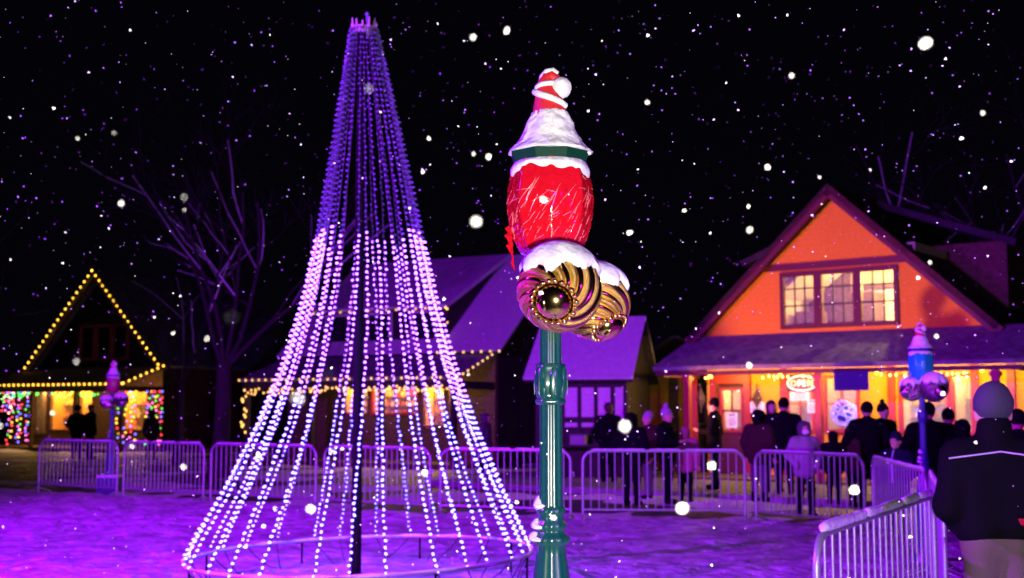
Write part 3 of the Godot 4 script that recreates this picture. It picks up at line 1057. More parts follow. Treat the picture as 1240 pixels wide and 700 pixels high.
	bulbs_along("yellow bulbs climbing the right porch edge behind the light tree", [tr * Vector3(half + 0.1, ev, 2.25), tr * Vector3(half + 0.1, 3.4, 0.1)], 0.26, 0.026, M.bulb_dim)
	bulbs_along("yellow bulbs along the main roof eave beside the dormer cheek", [tr * Vector3(dr + 0.05, 3.4, 0.3), tr * Vector3(half + 0.3, 3.4, 0.3)], 0.28, 0.026, M.bulb_dim)
	bulbs_along("yellow bulbs along the dormer eave and down its corner", [tr * Vector3(dl - 0.2, dtop - 0.1, 0.1), tr * Vector3(dr + 0.2, dtop - 0.1, 0.1), tr * Vector3(dr + 0.08, dtop - 0.12, -0.2), tr * Vector3(dr + 0.08, 3.5, -0.2)], 0.36, 0.024, M.bulb_dim)
	bulbs_along("tangled yellow garland lights under the porch beam behind the light tree", [tr * Vector3(-half + 0.2, 2.26, 2.2), tr * Vector3(-half * 0.3, 2.3, 2.2), tr * Vector3(half * 0.4, 2.3, 2.2), tr * Vector3(half, 2.3, 2.2)], 0.09, 0.026, M.bulb_dim, 0.03, 0.09)
	bulbs_along("yellow and red lights wound down the left porch post behind the light tree", [tr * Vector3(-half + 0.1, 2.25, 2.22), tr * Vector3(-half + 0.1, 1.0, 2.22)], 0.09, 0.03, M.bulb_dim, 0.0, 0.09)

	# ---------- left house
	t = place_house("gabled_house", "dark gabled house outlined with yellow bulbs on its steep roof", [43, 445], [202, 441], 3.5)
	half = t.get_meta("half")
	apex = onp(t, 122, 328, 0.4).y
	house_shell(t, half, 3.5, apex, 9.0, 0.3, M.brown_wood, M.roof_thin, M.brown_wood)
	up = rect(t, 97, 157, 393, 436)
	s = MB.new()
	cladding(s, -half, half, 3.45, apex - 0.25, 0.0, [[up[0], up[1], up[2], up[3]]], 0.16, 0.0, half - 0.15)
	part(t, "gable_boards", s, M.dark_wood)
	for k in 3:
		var a := lerpf(up[0], up[1], k / 3.0) + 0.12
		var b := lerpf(up[0], up[1], (k + 1) / 3.0) - 0.12
		s = MB.new()
		frame(s, a, b, up[2] + 0.1, up[3] - 0.1, -0.03, 0.118, 0.12)
		var w := part(t, "upper_window", s, mat(Color(0.3, 0.06, 0.05), 0.6))
		s = MB.new()
		s.span(Vector3(a, up[2] + 0.1, -0.02), Vector3(b, up[3] - 0.1, -0.01))
		part(w, "pane", s, mat(Color(0.02, 0.02, 0.022), 0.1))
	porch(t, -half - 2.0, half + 0.05, 3.42, 2.72, 2.3, M.roof_thin, M.dark_wood, [-half + 0.2, -half * 0.35, half * 0.3, half - 0.12], M.brown_wood)
	var lws := [rect(t, 43, 57, 474, 525), rect(t, 62, 92, 474, 520), rect(t, 98, 112, 474, 515), rect(t, 150, 178, 474, 520)]
	opens = []
	for w in lws: opens.append([w[0] - 0.01, w[1] + 0.01, w[2] - 0.01, w[3] + 0.01])
	s = MB.new()
	cladding(s, -half - 1.5, half - 0.2, 0.14, 3.45, 0.0, opens, 0.16)
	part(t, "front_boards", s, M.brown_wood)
	for i in lws.size():
		shop_window(t, lws[i], M.brown_wood, 1, 1, [4.0, 5.0, 3.0, 4.0][i], 3, [Color(0.7, 0.5, 0.1), Color(0.65, 0.2, 0.3), Color(0.7, 0.6, 0.3), Color(0.1, 0.06, 0.03), Color(0.6, 0.1, 0.08)], 0.0, 0.9, M.siding)
	for px in [30, 100, 160]:
		var p := onp(t, px, 470, 1.3)
		s = MB.new()
		s.ball(Vector3(p.x, 2.4, 1.3), Vector3(0.06, 0.07, 0.06), 8, 6)
		var pb := part(t, "porch_lamp", s, M.bulb_yellow)
		s = MB.new()
		s.tube([Vector3(p.x, 2.47, 1.3), Vector3(p.x, 2.95, 1.3)], [0.012], 6)
		part(pb, "lamp_cord", s, M.cord)
		omni(t, Vector3(p.x, 2.4, 1.3), Color(1, 0.5, 0.12), 1.6, 0.06)
	tr = t.transform
	bulbs_along("yellow bulbs on both gable edges of the dark gabled house", [tr * Vector3(-half - 0.05, 3.5, 0.52), tr * Vector3(0, apex + 0.05, 0.52), tr * Vector3(half + 0.05, 3.5, 0.52)], 0.3, 0.034, M.bulb_yellow)
	bulbs_along("yellow bulbs along the porch eave of the dark gabled house", [tr * Vector3(-half - 2.0, 2.7, 2.36), tr * Vector3(half + 0.05, 2.7, 2.36)], 0.3, 0.034, M.bulb_yellow)
	bulbs_along("yellow bulbs climbing the porch edge of the dark gabled house", [tr * Vector3(half + 0.12, 2.72, 2.36), tr * Vector3(half + 0.12, 3.45, 0.3)], 0.3, 0.034, M.bulb_yellow)
	# curtains of coloured lights hung on that porch
	var shades := [M.bulb_pink, M.bulb_green, M.bulb_yellow, M.bulb_blue, M.bulb_red]
	var names := ["pink_bulbs", "green_bulbs", "yellow_bulbs", "blue_bulbs", "red_bulbs"]
	for hang in [[2, 18, 478, 505, "short coloured light strands hung highest at the porch end"], [8, 16, 480, 542, "long coloured light strands at the porch end of the gabled house"], [20, 26, 480, 542, "narrow coloured light strands left of the yellow porch window"], [30, 38, 482, 540, "coloured light strands touching the yellow porch window"], [141, 154, 472, 542, "coloured light strands right beside the plum lamp post"], [156, 166, 474, 540, "coloured light strands in the arch next to the plum lamp post"], [176, 198, 472, 541, "wide coloured light strands on the porch corner post"]]:
		var r := rect(t, hang[0], hang[1], hang[2], hang[3], 2.1)
		var c := thing("light_curtain", hang[4], "light curtain", tr * Vector3((r[0] + r[1]) * 0.5, 0, 2.1), t.rotation.y, "coloured light curtains on the left porch")
		var ms := []
		for k in 5: ms.append(MB.new())
		var cord := MB.new()
		var w: float = r[1] - r[0]
		var n := maxi(2, int(w / 0.16))
		var topy := 2.36
		for k in n:
			var u: float = -w * 0.5 + w * (k + 0.5) / n
			var low := maxf(0.2, r[2] + rng.randf_range(0, 0.4))
			cord.tube([Vector3(u, topy, 0), Vector3(u + 0.05, low, 0)], [0.006], 4)
			var y := topy
			while y > low:
				ms[rng.randi() % 5].ball(Vector3(u + rng.randf_range(-0.06, 0.06), y, rng.randf_range(-0.04, 0.06)), Vector3(0.036, 0.03, 0.036), 6, 4)
				y -= rng.randf_range(0.13, 0.27)
		part(c, "cord", cord, M.cord)
		for k in 5:
			if ms[k].v.size(): stuff(part(c, names[k], ms[k], shades[k]))
	for k in 2:
		var a := tr * Vector3(onp(t, [2, 62][k], 475, 2.1).x, 2.3, 2.1)
		var b := tr * Vector3(onp(t, [46, 118][k], 475, 2.1).x, 2.3, 2.1)
		bulbs_along(["tangle of green bulbs over the light strands at the porch end", "tangle of green bulbs over the bright porch windows"][k], [a, b], 0.09, 0.03, M.bulb_green, 0.0, 0.1, "green bulb tangles on the left porch")

	# ---------- half-timbered kiosk
	var ka := gp(633, 458, 2.42)
	var kw: float = ka.z * -1.0 * 129.0 / FPX
	t = thing("timber_kiosk", "half-timbered kiosk with white panels under a steep snowy roof", "kiosk", Vector3(ka.x, 0, ka.z) + Vector3(kw * 0.5, 0, kw * 0.14), -0.28)
	var hw := kw * 0.52
	var rid := onp(t, 725, 384, -1.9).y
	for k in [0, 1]:
		if k == 0: layered(t, Vector3(-hw, 2.42, 0), Vector3(hw, 2.42, 0), Vector3(hw, rid, -1.9), Vector3(-hw, rid, -1.9), M.roof_snow, M.dark_wood)
		else: layered(t, Vector3(hw, 2.42, -3.8), Vector3(-hw, 2.42, -3.8), Vector3(-hw, rid, -1.9), Vector3(hw, rid, -1.9), M.roof_snow, M.dark_wood)
	s = MB.new()
	s.span(Vector3(-hw + 0.2, 0, -3.4), Vector3(hw - 0.2, 2.5, -3.3))
	s.span(Vector3(-hw + 0.2, 0, -3.3), Vector3(-hw + 0.3, 2.6, -0.5))
	s.span(Vector3(hw - 0.3, 0, -3.3), Vector3(hw - 0.2, 2.6, -0.5))
	for k in [-1, 1]:
		var x: float = k * (hw - 0.2)
		if k == 1: s.tri(Vector3(x, 2.6, -0.4), Vector3(x, 2.6, -3.4), Vector3(x, rid - 0.2, -1.9))
		else: s.tri(Vector3(x, 2.6, -3.4), Vector3(x, 2.6, -0.4), Vector3(x, rid - 0.2, -1.9))
	part(t, "wall", s, M.dark_wood)
	s = MB.new()
	s.span(Vector3(-hw + 0.2, 0, -0.5), Vector3(hw - 0.2, 2.5, -0.42))
	part(t, "front_wall", s, M.dark_wood)
	for r in [[660, 679, 468, 505], [684, 699, 468, 505], [704, 719, 468, 505], [724, 739, 468, 545], [745, 755, 466, 545], [684, 699, 512, 517], [704, 719, 512, 517]]:
		var q2 := rect(t, r[0], r[1], r[2], r[3], -0.4)
		s = MB.new()
		s.span(Vector3(maxf(q2[0], -hw + 0.22), maxf(0.1, q2[2]), -0.42), Vector3(q2[1], q2[3], -0.4))
		part(t, "plaster_panel", s, M.stucco)
	for px in [681.5, 701.5, 721.5, 742, 757]:
		var u := onp(t, px, 490, -0.38).x
		s = MB.new()
		s.span(Vector3(u - 0.045, 0, -0.42), Vector3(u + 0.045, 2.3, -0.37))
		part(t, "timber_post", s, M.dark_wood)
	s = MB.new()
	var u3 := onp(t, 722, 508, -0.38)
	s.span(Vector3(-hw + 0.22, u3.y - 0.05, -0.42), Vector3(u3.x, u3.y + 0.05, -0.365))
	s.span(Vector3(-hw + 0.22, 2.2, -0.42), Vector3(hw - 0.2, 2.32, -0.36))
	part(t, "timber_rail", s, M.dark_wood)
	var bp := t.transform * Vector3(onp(t, 700, 520, -0.1).x, 0, -0.05)
	var bt := thing("serving_table", "dark serving table with boxes against the timber kiosk", "table", bp, t.rotation.y)
	s = MB.new()
	s.span(Vector3(-0.55, 0.82, -0.25), Vector3(0.55, 0.87, 0.25))
	part(bt, "tabletop", s, M.dark_wood)
	for k in 4:
		s = MB.new()
		var x := -0.5 if k % 2 == 0 else 0.5
		var z := -0.2 if k < 2 else 0.2
		s.span(Vector3(x - 0.03, 0, z - 0.03), Vector3(x + 0.03, 0.82, z + 0.03))
		part(bt, "leg", s, M.dark_wood)
	var cb := thing("storage_box", "grey box on the serving table by the kiosk", "box", bp + Vector3(0.05, 0.87, 0), t.rotation.y)
	s = MB.new()
	s.span(Vector3(-0.2, 0, -0.15), Vector3(0.15, 0.2, 0.15))
	part(cb, "body", s, M.cloth_pale)
	s = MB.new()
	s.span(Vector3(-0.215, 0.2, -0.165), Vector3(0.165, 0.24, 0.165))
	part(cb, "lid", s, M.box_grey)

	# ---------- plank cabin between kiosk and shop
	var ca := gp(768, 545, 0.0)
	t = thing("plank_cabin", "brown plank cabin with a small window between kiosk and shop house", "cabin", Vector3(4.75, 0, -35.5), -0.3)
	s = MB.new()
	s.span(Vector3(-1.4, 0, -2.5), Vector3(1.4, 2.9, -0.06))
	part(t, "wall", s, M.dark_wood)
	for k in 10:
		var u := -1.4 + k * 0.28
		s = MB.new()
		s.span(Vector3(u + 0.01, 0, -0.055), Vector3(u + 0.27, 2.9, 0.01 * (k % 3)))
		part(t, "plank", s, M.siding if k % 3 != 1 else M.brown_wood)
	for k in [-1, 1]:
		s = MB.new()
		if k == -1: s.slab(Vector3(-1.65, 2.7, 0.4), Vector3(0, 3.7, 0.4), Vector3(0, 3.7, -2.9), Vector3(-1.65, 2.7, -2.9), -0.1)
		else: s.slab(Vector3(0, 3.7, 0.4), Vector3(1.65, 2.7, 0.4), Vector3(1.65, 2.7, -2.9), Vector3(0, 3.7, -2.9), -0.1)
		part(t, "roof", s, M.roof_dark)
	s = MB.new()
	frame(s, 0.35, 0.75, 1.3, 2.0, 0.02, 0.06, 0.05)
	var cwn := part(t, "window", s, M.cream)
	s = MB.new()
	s.span(Vector3(0.35, 1.3, 0.025), Vector3(0.75, 2.0, 0.035))
	part(cwn, "pane", s, mat(Color(0.03, 0.03, 0.035), 0.1))

# ------------------------------------------------------------------ trees
func branch(s: MB, snow: MB, p: Vector3, d: Vector3, ln: float, r: float, depth: int, droop: float) -> void:
	var n := 5
	var path := PackedVector3Array()
	var rad := PackedFloat32Array()
	var q := p
	var dir := d
	for i in n + 1:
		path.append(q)
		rad.append(maxf(0.004, r * lerpf(1.0, 0.5 if depth > 0 else 0.15, float(i) / n)))
		dir = (dir + Vector3(rng.randf_range(-1, 1), rng.randf_range(-1, 1) + 0.15 - droop, rng.randf_range(-1, 1)) * 0.17).normalized()
		q += dir * ln / n
	s.tube(path, rad, 7 if r > 0.06 else 5 if r > 0.02 else 4, false)
	if snow and r < 0.06 and r > 0.008 and rng.randf() < 0.4:
		var sp := PackedVector3Array()
		for i in path.size(): sp.append(path[i] + Vector3(0, rad[i] * 0.75, 0))
		var sr := PackedFloat32Array()
		for i in rad.size(): sr.append(rad[i] * 0.75 + 0.004)
		snow.tube(sp, sr, 4, false)
	if depth <= 0: return
	var kids := 3
	for k in kids:
		var f := rng.randf_range(0.35, 1.0)
		var at: Vector3 = path[int(f * n)]
		var side := Vector3(rng.randfn(), rng.randfn() * 0.5 + 0.25 - droop, rng.randfn()).normalized()
		branch(s, snow, at, (dir + side * rng.randf_range(0.6, 1.1)).normalized(), ln * rng.randf_range(0.5, 0.75), r * lerpf(1.0, 0.5, f) * 0.62, depth - 1, droop)

func bare_tree(label: String, at: Vector3, trunk_h: float, r: float, limbs: Array, depth: int, droop := 0.0) -> void:
	var t := thing("bare_tree", label, "tree", at, 0.0, "leafless trees around the square")
	var s := MB.new()
	var path := PackedVector3Array()
	var rad := PackedFloat32Array()
	for i in 7:
		var f := i / 6.0
		path.append(Vector3(sin(f * 2.0) * 0.08, trunk_h * f - 0.06, 0))
		rad.append(r * (1.0 + 0.5 * pow(1.0 - f, 5.0)) * lerpf(1.0, 0.8, f))
	s.tube(path, rad, 12, true)
	part(t, "trunk", s, M.bark)
	var c := MB.new()
	var sn := MB.new()
	for l in limbs:
		var to: Vector3 = l
		var ln := to.length()
		branch(c, sn, Vector3(sin(2.0) * 0.08, trunk_h - 0.25, 0), to.normalized(), ln, r * 0.28, depth, droop)
	part(t, "crown", c, M.bark)
	part(t, "snow_on_branches", sn, M.snow)

func vegetation() -> void:
	var at := gp(268, 548, 0.0)
	at = Vector3((268.0 - 620.0) / FPX * 31.0, 0, -31.0)
	bare_tree("tall leafless tree with snowy limbs between the gabled house and light tree", at, 2.9, 0.22, [Vector3(-1.5, 3.4, 0.3), Vector3(0.35, 4.6, -0.4), Vector3(2.0, 3.3, 0.4), Vector3(-0.5, 4.0, 1.0), Vector3(1.2, 4.2, -1.0)], 4)
	bare_tree("leafless tree with drooping snowy twigs behind the orange shop house", Vector3(15.2, 0, -34.0), 4.2, 0.25, [Vector3(-4.0, 3.2, 0.6), Vector3(-2.4, 4.4, 1.0), Vector3(-5.0, 1.8, -0.4), Vector3(1.0, 4.0, 0.0), Vector3(-3.2, 2.4, 1.4)], 4, 0.12)
	bare_tree("leafless tree reaching in beside the left wall of the gabled house", Vector3(-20.5, 0, -43.0), 3.4, 0.2, [Vector3(2.4, 3.2, 0.5), Vector3(-0.6, 4.0, 0.0), Vector3(3.0, 1.5, 0.3), Vector3(1.0, 4.2, -0.5)], 4)
	bare_tree("slender leafless tree close to the right wall of the gabled house", Vector3(-10.2, 0, -38.0), 2.6, 0.13, [Vector3(-1.4, 2.8, 0.3), Vector3(0.3, 3.4, 0.0), Vector3(1.2, 2.6, 0.4)], 3)

# ------------------------------------------------------------------ crowd barricades
func barricade(a: Vector3, b: Vector3, label: String, bars: int, snowy: float) -> void:
	var d := b - a
	var ln := Vector2(d.x, d.z).length()
	var t := thing("crowd_barricade", label, "barricade", Vector3((a.x + b.x) * 0.5, 0, (a.z + b.z) * 0.5), atan2(-d.z, d.x), "steel barricades round the square")
	var w := ln * 0.5 - 0.045
	var top := 1.07
	var rr := 0.17
	var path := PackedVector3Array([Vector3(-w, 0.02, 0), Vector3(-w, 0.4, 0)])
	for k in 7:
		var an := PI - PI * 0.5 * k / 6.0
		path.append(Vector3(-w + rr + cos(an) * rr, top - rr + sin(an) * rr, 0))
	for k in 7:
		var an := PI * 0.5 - PI * 0.5 * k / 6.0
		path.append(Vector3(w - rr + cos(an) * rr, top - rr + sin(an) * rr, 0))
	path.append(Vector3(w, 0.4, 0))
	path.append(Vector3(w, 0.02, 0))
	var s := MB.new()
	s.tube(path, [0.021], 10)
	part(t, "frame", s, M.steel)
	s = MB.new()
	s.tube([Vector3(-w, 0.2, 0), Vector3(w, 0.2, 0)], [0.018], 8)
	part(t, "bottom_rail", s, M.steel)
	s = MB.new()
	s.tube([Vector3(0, 0.21, 0), Vector3(0, top - 0.012, 0)], [0.0085], 8, false)
	var bm := s.commit()
	for k in bars:
		var x := lerpf(-w, w, (k + 1.0) / (bars + 1.0))
		var o := part(t, "bar", bm, M.steel)
		o.position.x = x
		if absf(x) > w - rr:
			var e := absf(x) - (w - rr)
			o.scale.y = (top - rr + sqrt(maxf(0.0, rr * rr - e * e)) - 0.21) / (top - 0.222)
			o.position.y = 0.21 * (1.0 - o.scale.y)
	for k in [-1, 1]:
		s = MB.new()
		s.tube([Vector3(k * w, 0.03, -0.3), Vector3(k * w, 0.12, -0.05), Vector3(k * w, 0.12, 0.05), Vector3(k * w, 0.03, 0.3)], [0.017], 8)
		part(t, "foot", s, M.steel)
	s = MB.new()
	s.tube([Vector3(w, 0.75, 0), Vector3(w + 0.05, 0.75, 0), Vector3(w + 0.05, 0.68, 0)], [0.009], 6)
	part(t, "hook", s, M.steel)
	if snowy > 0.0:
		s = MB.new()
		var x := -w + 0.12
		while x < w - 0.1:
			var l := rng.randf_range(0.45, 1.1)
			var e := minf(x + l, w - 0.08)
			var n := maxi(6, int((e - x) / 0.035))
			var pp := PackedVector3Array()
			var rd := PackedFloat32Array()
			for k in n + 1:
				var f := float(k) / n
				var xx := lerpf(x, e, f)
				var yy := top
				if absf(xx) > w - rr:
					var q := absf(xx) - (w - rr)
					yy = top - rr + sqrt(maxf(0.0, rr * rr - q * q))
				var r := snowy * (0.92 + 0.1 * sin(xx * 9.0) + rng.randf_range(0, 0.08)) * sqrt(clampf(minf(f, 1.0 - f) * (e - x) / 0.05 + 0.12, 0.0, 1.0))
				pp.append(Vector3(xx, yy + 0.014 + r * 0.55, rng.randf_range(-0.002, 0.002)))
				rd.append(r)
			s.tube(pp, rd, 8)
			x = e + rng.randf_range(0.015, 0.07)
		part(t, "snow_ridge", s, M.snow)

func fences() -> void:
	var names := ["barricade farthest along the row, before the dark gabled house", "barricade directly behind the small plum lamp post", "barricade between the plum lamp post and light tree", "barricade behind the left half of the light tree", "barricade behind the right half of the light tree", "barricade before the timber kiosk", "barricade between the kiosk and the shop door", "barricade at an angle before the neon sign window"]
	for i in line.size() - 1:
		barricade(line[i] + (line[i + 1] - line[i]).normalized() * 0.05, line[i + 1] - (line[i + 1] - line[i]).normalized() * 0.05, "grey steel " + names[i], 19, 0.012)
	var q := []
	for p in [[1056, 553.5], [1122, 571], [1131, 600], [985, 650]]:
		var g := gp(p[0], p[1], 1.07)
		q.append(Vector3(g.x, 0, g.z))
	barricade(q[0], q[1], "grey steel barricade receding towards the blue lamp post", 19, 0.016)
	barricade(q[1] + Vector3(0.0, 0, 0.1), q[2] + Vector3(0.1, 0, -0.1), "grey steel barricade between the blue lamp post and the snowy one", 22, 0.016)
	barricade(q[3], q[2], "grey steel barricade with a thick snow ridge on its top rail", 19, 0.03)

# ------------------------------------------------------------------ tree of hanging light strands
func light_tree() -> void:
	var dep := 12.0
	var c := ap(437, 672, dep)
	c = Vector3(c.x, 0, -dep)
	var t := thing("light_tree", "tall cone tree of hanging white light strands on a ring frame", "light tree", c)
	var mpp := dep / FPX
	# radius against height, from the outline
	var prof := []
	for e in [[30, 14], [150, 37], [285, 62], [355, 77], [440, 102], [515, 130], [590, 164], [640, 190], [672, 205]]:
		prof.append(Vector2(ap(437, e[0], dep).y, e[1] * mpp))
	var ring_h: float = prof[8].y
	var rh: float = prof[8].x
	var top: float = prof[0].x
	var lean := ap(441, 30, dep).x - c.x
	var s := MB.new()
	s.tube([Vector3(-0.045, 0, 0), Vector3(lean - 0.02, top + 0.02, 0)], [0.05, 0.042], 14)
	s.lathe([Vector2(0.16, 0.0), Vector2(0.16, 0.02), Vector2(0.055, 0.03), Vector2(0.052, 0.12)], 20, Vector3(-0.045, 0.03, 0))
	part(t, "pole", s, M.black_iron)
	var rp := PackedVector3Array()
	var tiltz := 0.028
	for k in 73:
		var a := TAU * k / 72
		rp.append(Vector3(cos(a) * ring_h, rh + cos(a) * ring_h * tiltz, sin(a) * ring_h))
	s = MB.new()
	s.tube(rp, [0.016], 8, false)
	part(t, "ring_frame", s, M.steel)
	s = MB.new()
	for k in 73: rp[k] += Vector3(0, 0.012, 0)
	var sr := PackedFloat32Array()
	for k in 73: sr.append(0.014 + 0.006 * sin(k * 1.7) + 0.004 * sin(k * 4.1))
	s.tube(rp, sr, 8, false)
	part(t, "snow_on_ring", s, M.snow)
	for k in 8:
		var a := TAU * (k + 0.35) / 8
		s = MB.new()
		var p := Vector3(cos(a) * ring_h, 0, sin(a) * ring_h)
		s.tube([p, p + Vector3(0, rh + cos(a) * ring_h * tiltz, 0)], [0.011], 8)
		part(t, "leg", s, M.black_iron)
	# crown piece: small ring with hooks and spikes
	s = MB.new()
	s.lathe([Vector2(0.1, top - 0.1), Vector2(0.115, top - 0.08), Vector2(0.115, top - 0.03), Vector2(0.08, top - 0.02), Vector2(0.0, top - 0.015)], 20, Vector3(lean, 0, 0))
	for k in 12:
		var a := TAU * k / 12
		var p := Vector3(lean + cos(a) * 0.115, top - 0.06, sin(a) * 0.115)
		s.tube([p, p + Vector3(cos(a) * 0.012, 0.07 + 0.02 * (k % 3), sin(a) * 0.012)], [0.014, 0.006], 6)
	part(t, "crown", s, mat(Color(0.55, 0.4, 0.48), 0.4))
	s = MB.new()
	s.tube([Vector3(lean + 0.03, top - 0.02, 0), Vector3(lean + 0.03, top + 0.1, 0)], [0.012], 6)
	s.ball(Vector3(lean + 0.03, top + 0.11, 0), Vector3.ONE * 0.022, 8, 6)
	part(t, "finial", s, M.led_off)
	# strands
	var lit := ap(437, 287, dep).y
	var low := ap(437, 480, dep).y
	var n := 30
	for k in n:
		var a := TAU * (k + 0.28) / n + rng.randf_range(-0.05, 0.05)
		var out := Vector3(cos(a), 0, sin(a))
		var tang := Vector3(-sin(a), 0, cos(a))
		var path := PackedVector3Array()
		var steps := 60
		var wob := rng.randf_range(0, TAU)
		var sagv := rng.randf_range(-0.04, 0.03)
		for i in steps + 1:
			var f := float(i) / steps
			var h := lerpf(top - 0.06, rh + out.x * ring_h * tiltz, f)
			var r := 0.0
			for q in prof.size() - 1:
				if h <= prof[q].x + 0.001 and h >= prof[q + 1].x - 0.05:
					r = lerpf(prof[q].y, prof[q + 1].y, clampf((prof[q].x - h) / (prof[q].x - prof[q + 1].x), 0, 1))
			if h < prof[8].x: r = prof[8].y
			if h > prof[0].x - 0.05: r = prof[0].y
			var body := sin(f * PI)
			r += sagv * body
			var ax := lerpf(lean, 0.0, f) + 0.07 * body
			path.append(Vector3(ax, h, 0) + out * r + tang * sin(f * 7.0 + wob) * 0.02 * body)
		s = MB.new()
		s.tube(path, [0.005], 4, false)
		var st := part(t, "light_strand", s, M.cord)
		# arc length stepping
		var on := MB.new()
		var on2 := MB.new()
		var off := MB.new()
		var gap := 0.055
		var acc := 0.0
		var cut := lit + rng.randf_range(-0.09, 0.07)
		for i in steps:
			var p0 := path[i]
			var p1 := path[i + 1]
			var sl := p0.distance_to(p1)
			while acc < sl:
				var p := p0.lerp(p1, acc / sl)
				var dirv := (out + tang * rng.randf_range(-0.55, 0.55) + Vector3(0, rng.randf_range(-0.5, 0.1), 0)).normalized()
				var b := Basis.looking_at(dirv, Vector3.UP)
				b = Basis(b.x, b.z, -b.y)
				var m: MB = off if p.y > cut else on if p.y > low else on2
				m.ball(p + dirv * 0.016, Vector3(0.0115, 0.019, 0.0115), 6, 4, b)
				acc += gap * rng.randf_range(0.94, 1.06)
			acc -= sl
		stuff(part(st, "unlit_bulbs", off, M.led_off))
		stuff(part(st, "lit_bulbs", on, M.led))
		stuff(part(st, "lit_bulbs", on2, M.led_low))
		# loose lead hanging from the end of the strand
		s = MB.new()
		var e := path[steps]
		var sw := rng.randf_range(-0.35, 0.35)
		var inw := rng.randf_range(0.05, 0.3)
		s.tube([e, e - out * inw * 0.3 + Vector3(0, -0.1, 0) + tang * sw * 0.3, e - out * inw * 0.7 + tang * sw * 0.7 + Vector3(0, -0.2, 0), Vector3(e.x, 0.05, e.z) - out * inw + tang * sw], [0.006], 5)
		part(st, "lead", s, M.cord)
	for k in 6:
		var a := TAU * k / 6
		var hh: float = [0.8, 1.9, 0.8, 2.8, 0.8, 1.9][k]
		var rr: float = [1.1, 0.7, 1.1, 0.45, 1.1, 0.7][k]
		omni(t, Vector3(cos(a) * rr, hh, sin(a) * rr), Color(0.16, 0.05, 1.0), 0.6, 0.2)
	# control box
	var g := gp(471, 700, 0.05)
	var bx := thing("control_box", "small dark control box on the snow under the light tree", "box", Vector3(g.x, 0.05, -11.1), 0.15)
	s = MB.new()
	s.box(Vector3(0, 0.09, 0), Vector3(0.26, 0.16, 0.18))
	part(bx, "case", s, M.box_grey)
	s = MB.new()
	s.box(Vector3(0, 0.18, 0), Vector3(0.28, 0.02, 0.2))
	part(bx, "lid", s, M.snow)
	s = MB.new()
	s.tube([Vector3(-0.13, 0.06, 0), Vector3(-0.3, 0.01, 0.05), Vector3(-0.55, 0.0, -0.3), Vector3(-0.45, 0.01, -0.8)], [0.008], 6)
	part(bx, "cable", s, M.cord)

# ------------------------------------------------------------------ lamp posts with wrapped lanterns
func ornament(label: String, at: Vector3, R: float, axis: Vector3, m1: Material, m2: Material, hook: Vector3, group: String) -> void:
	var t := thing("bauble", label, "ornament", at, 0.0, group)
	var z := axis.normalized()
	var x := Vector3.UP.cross(z).normalized()
	var b := Basis(x, z.cross(x), z)
	var ribs := 20
	var two := [MB.new(), MB.new()]
	for k in ribs:
		var pts := PackedVector3Array()
		var nu := 9
		var nv := 30
		for j in nv:
			var th := lerpf(0.48, PI - 0.1, float(j) / (nv - 1))
			for i in nu:
				var f := float(i) / (nu - 1)
				var ph := TAU * (k + f) / ribs + 1.15 * th
				var ridge := sin(f * PI)
				var r := R * (1.0 + 0.075 * (ridge - 0.75) * pow(sin(th), 0.6))
				pts.append(b * (Vector3(sin(th) * cos(ph), sin(th) * sin(ph), cos(th)) * r))
		two[k % 2].grid(pts, nu, nv) 
	for q in 2:
		# rows run from the pole outwards, so the sheet faces inwards unless flipped
		var mm: MB = two[q]
		for i in mm.n.size():
			if mm.n[i].dot(mm.v[i]) < 0: mm.n[i] = -mm.n[i]
		for i in range(0, mm.ix.size(), 3):
			var a := mm.v[mm.ix[i]]
			var c := mm.v[mm.ix[i + 1]]
			var d := mm.v[mm.ix[i + 2]]
			if (d - a).cross(c - a).dot(a) < 0:
				var h := mm.ix[i + 1]
				mm.ix[i + 1] = mm.ix[i + 2]
				mm.ix[i + 2] = h
		part(t, "swirl_ribs", mm, m1 if q == 0 else m2)
	var s := MB.new()
	s.ball(z * R * 0.8, Vector3(0.44, 0.44, 0.36) * R, 28, 16, b)
	part(t, "medallion", s, m1)
	s = MB.new()
	s.ball(z * R * 1.05 - x * R * 0.2, Vector3(0.11, 0.19, 0.1) * R, 18, 12, b)
	part(t, "boss", s, m1)
	s = MB.new()
	s.ball(-z * R * 0.97, Vector3(0.1, 0.1, 0.28) * R, 12, 10, b)
	part(t, "spike", s, m1)
	s = MB.new()
	for k in 22:
		var a := TAU * k / 22
		s.ball(b * (Vector3(cos(a) * 0.52, sin(a) * 0.52, 0.875) * R), Vector3.ONE * R * 0.068, 8, 6)
	stuff(part(t, "bead_ring", s, m1))
	# snow cap
	var pts := PackedVector3Array()
	var fn := FastNoiseLite.new()
	fn.frequency = 1.2
	fn.seed = int(at.x * 100)
	for j in 12:
		var f := j / 11.0
		for i in 36:
			var a := -TAU * i / 36.0
			var edge := 1.12 + 0.3 * fn.get_noise_2d(cos(a) * 2.0, sin(a) * 2.0) + 0.12 * sin(a * 8.0) 
			var th := edge * (1.0 - f)
			var r := R * (1.0 + 0.17 * sqrt(maxf(0.0, 1.0 - pow(1.0 - f, 4.0))) + 0.02 * fn.get_noise_2d(a * 3.0, f * 5.0))
			pts.append(Vector3(sin(th) * cos(a), cos(th), sin(th) * sin(a)) * r)
	s = MB.new()
	s.grid(pts, 36, 12, true)
	part(t, "snow_cap", s, M.snow)
	s = MB.new()
	s.tube([Vector3(0, R, 0), hook - at], [0.004 * R / 0.15], 6)
	part(t, "hanging_wire", s, M.black_iron)

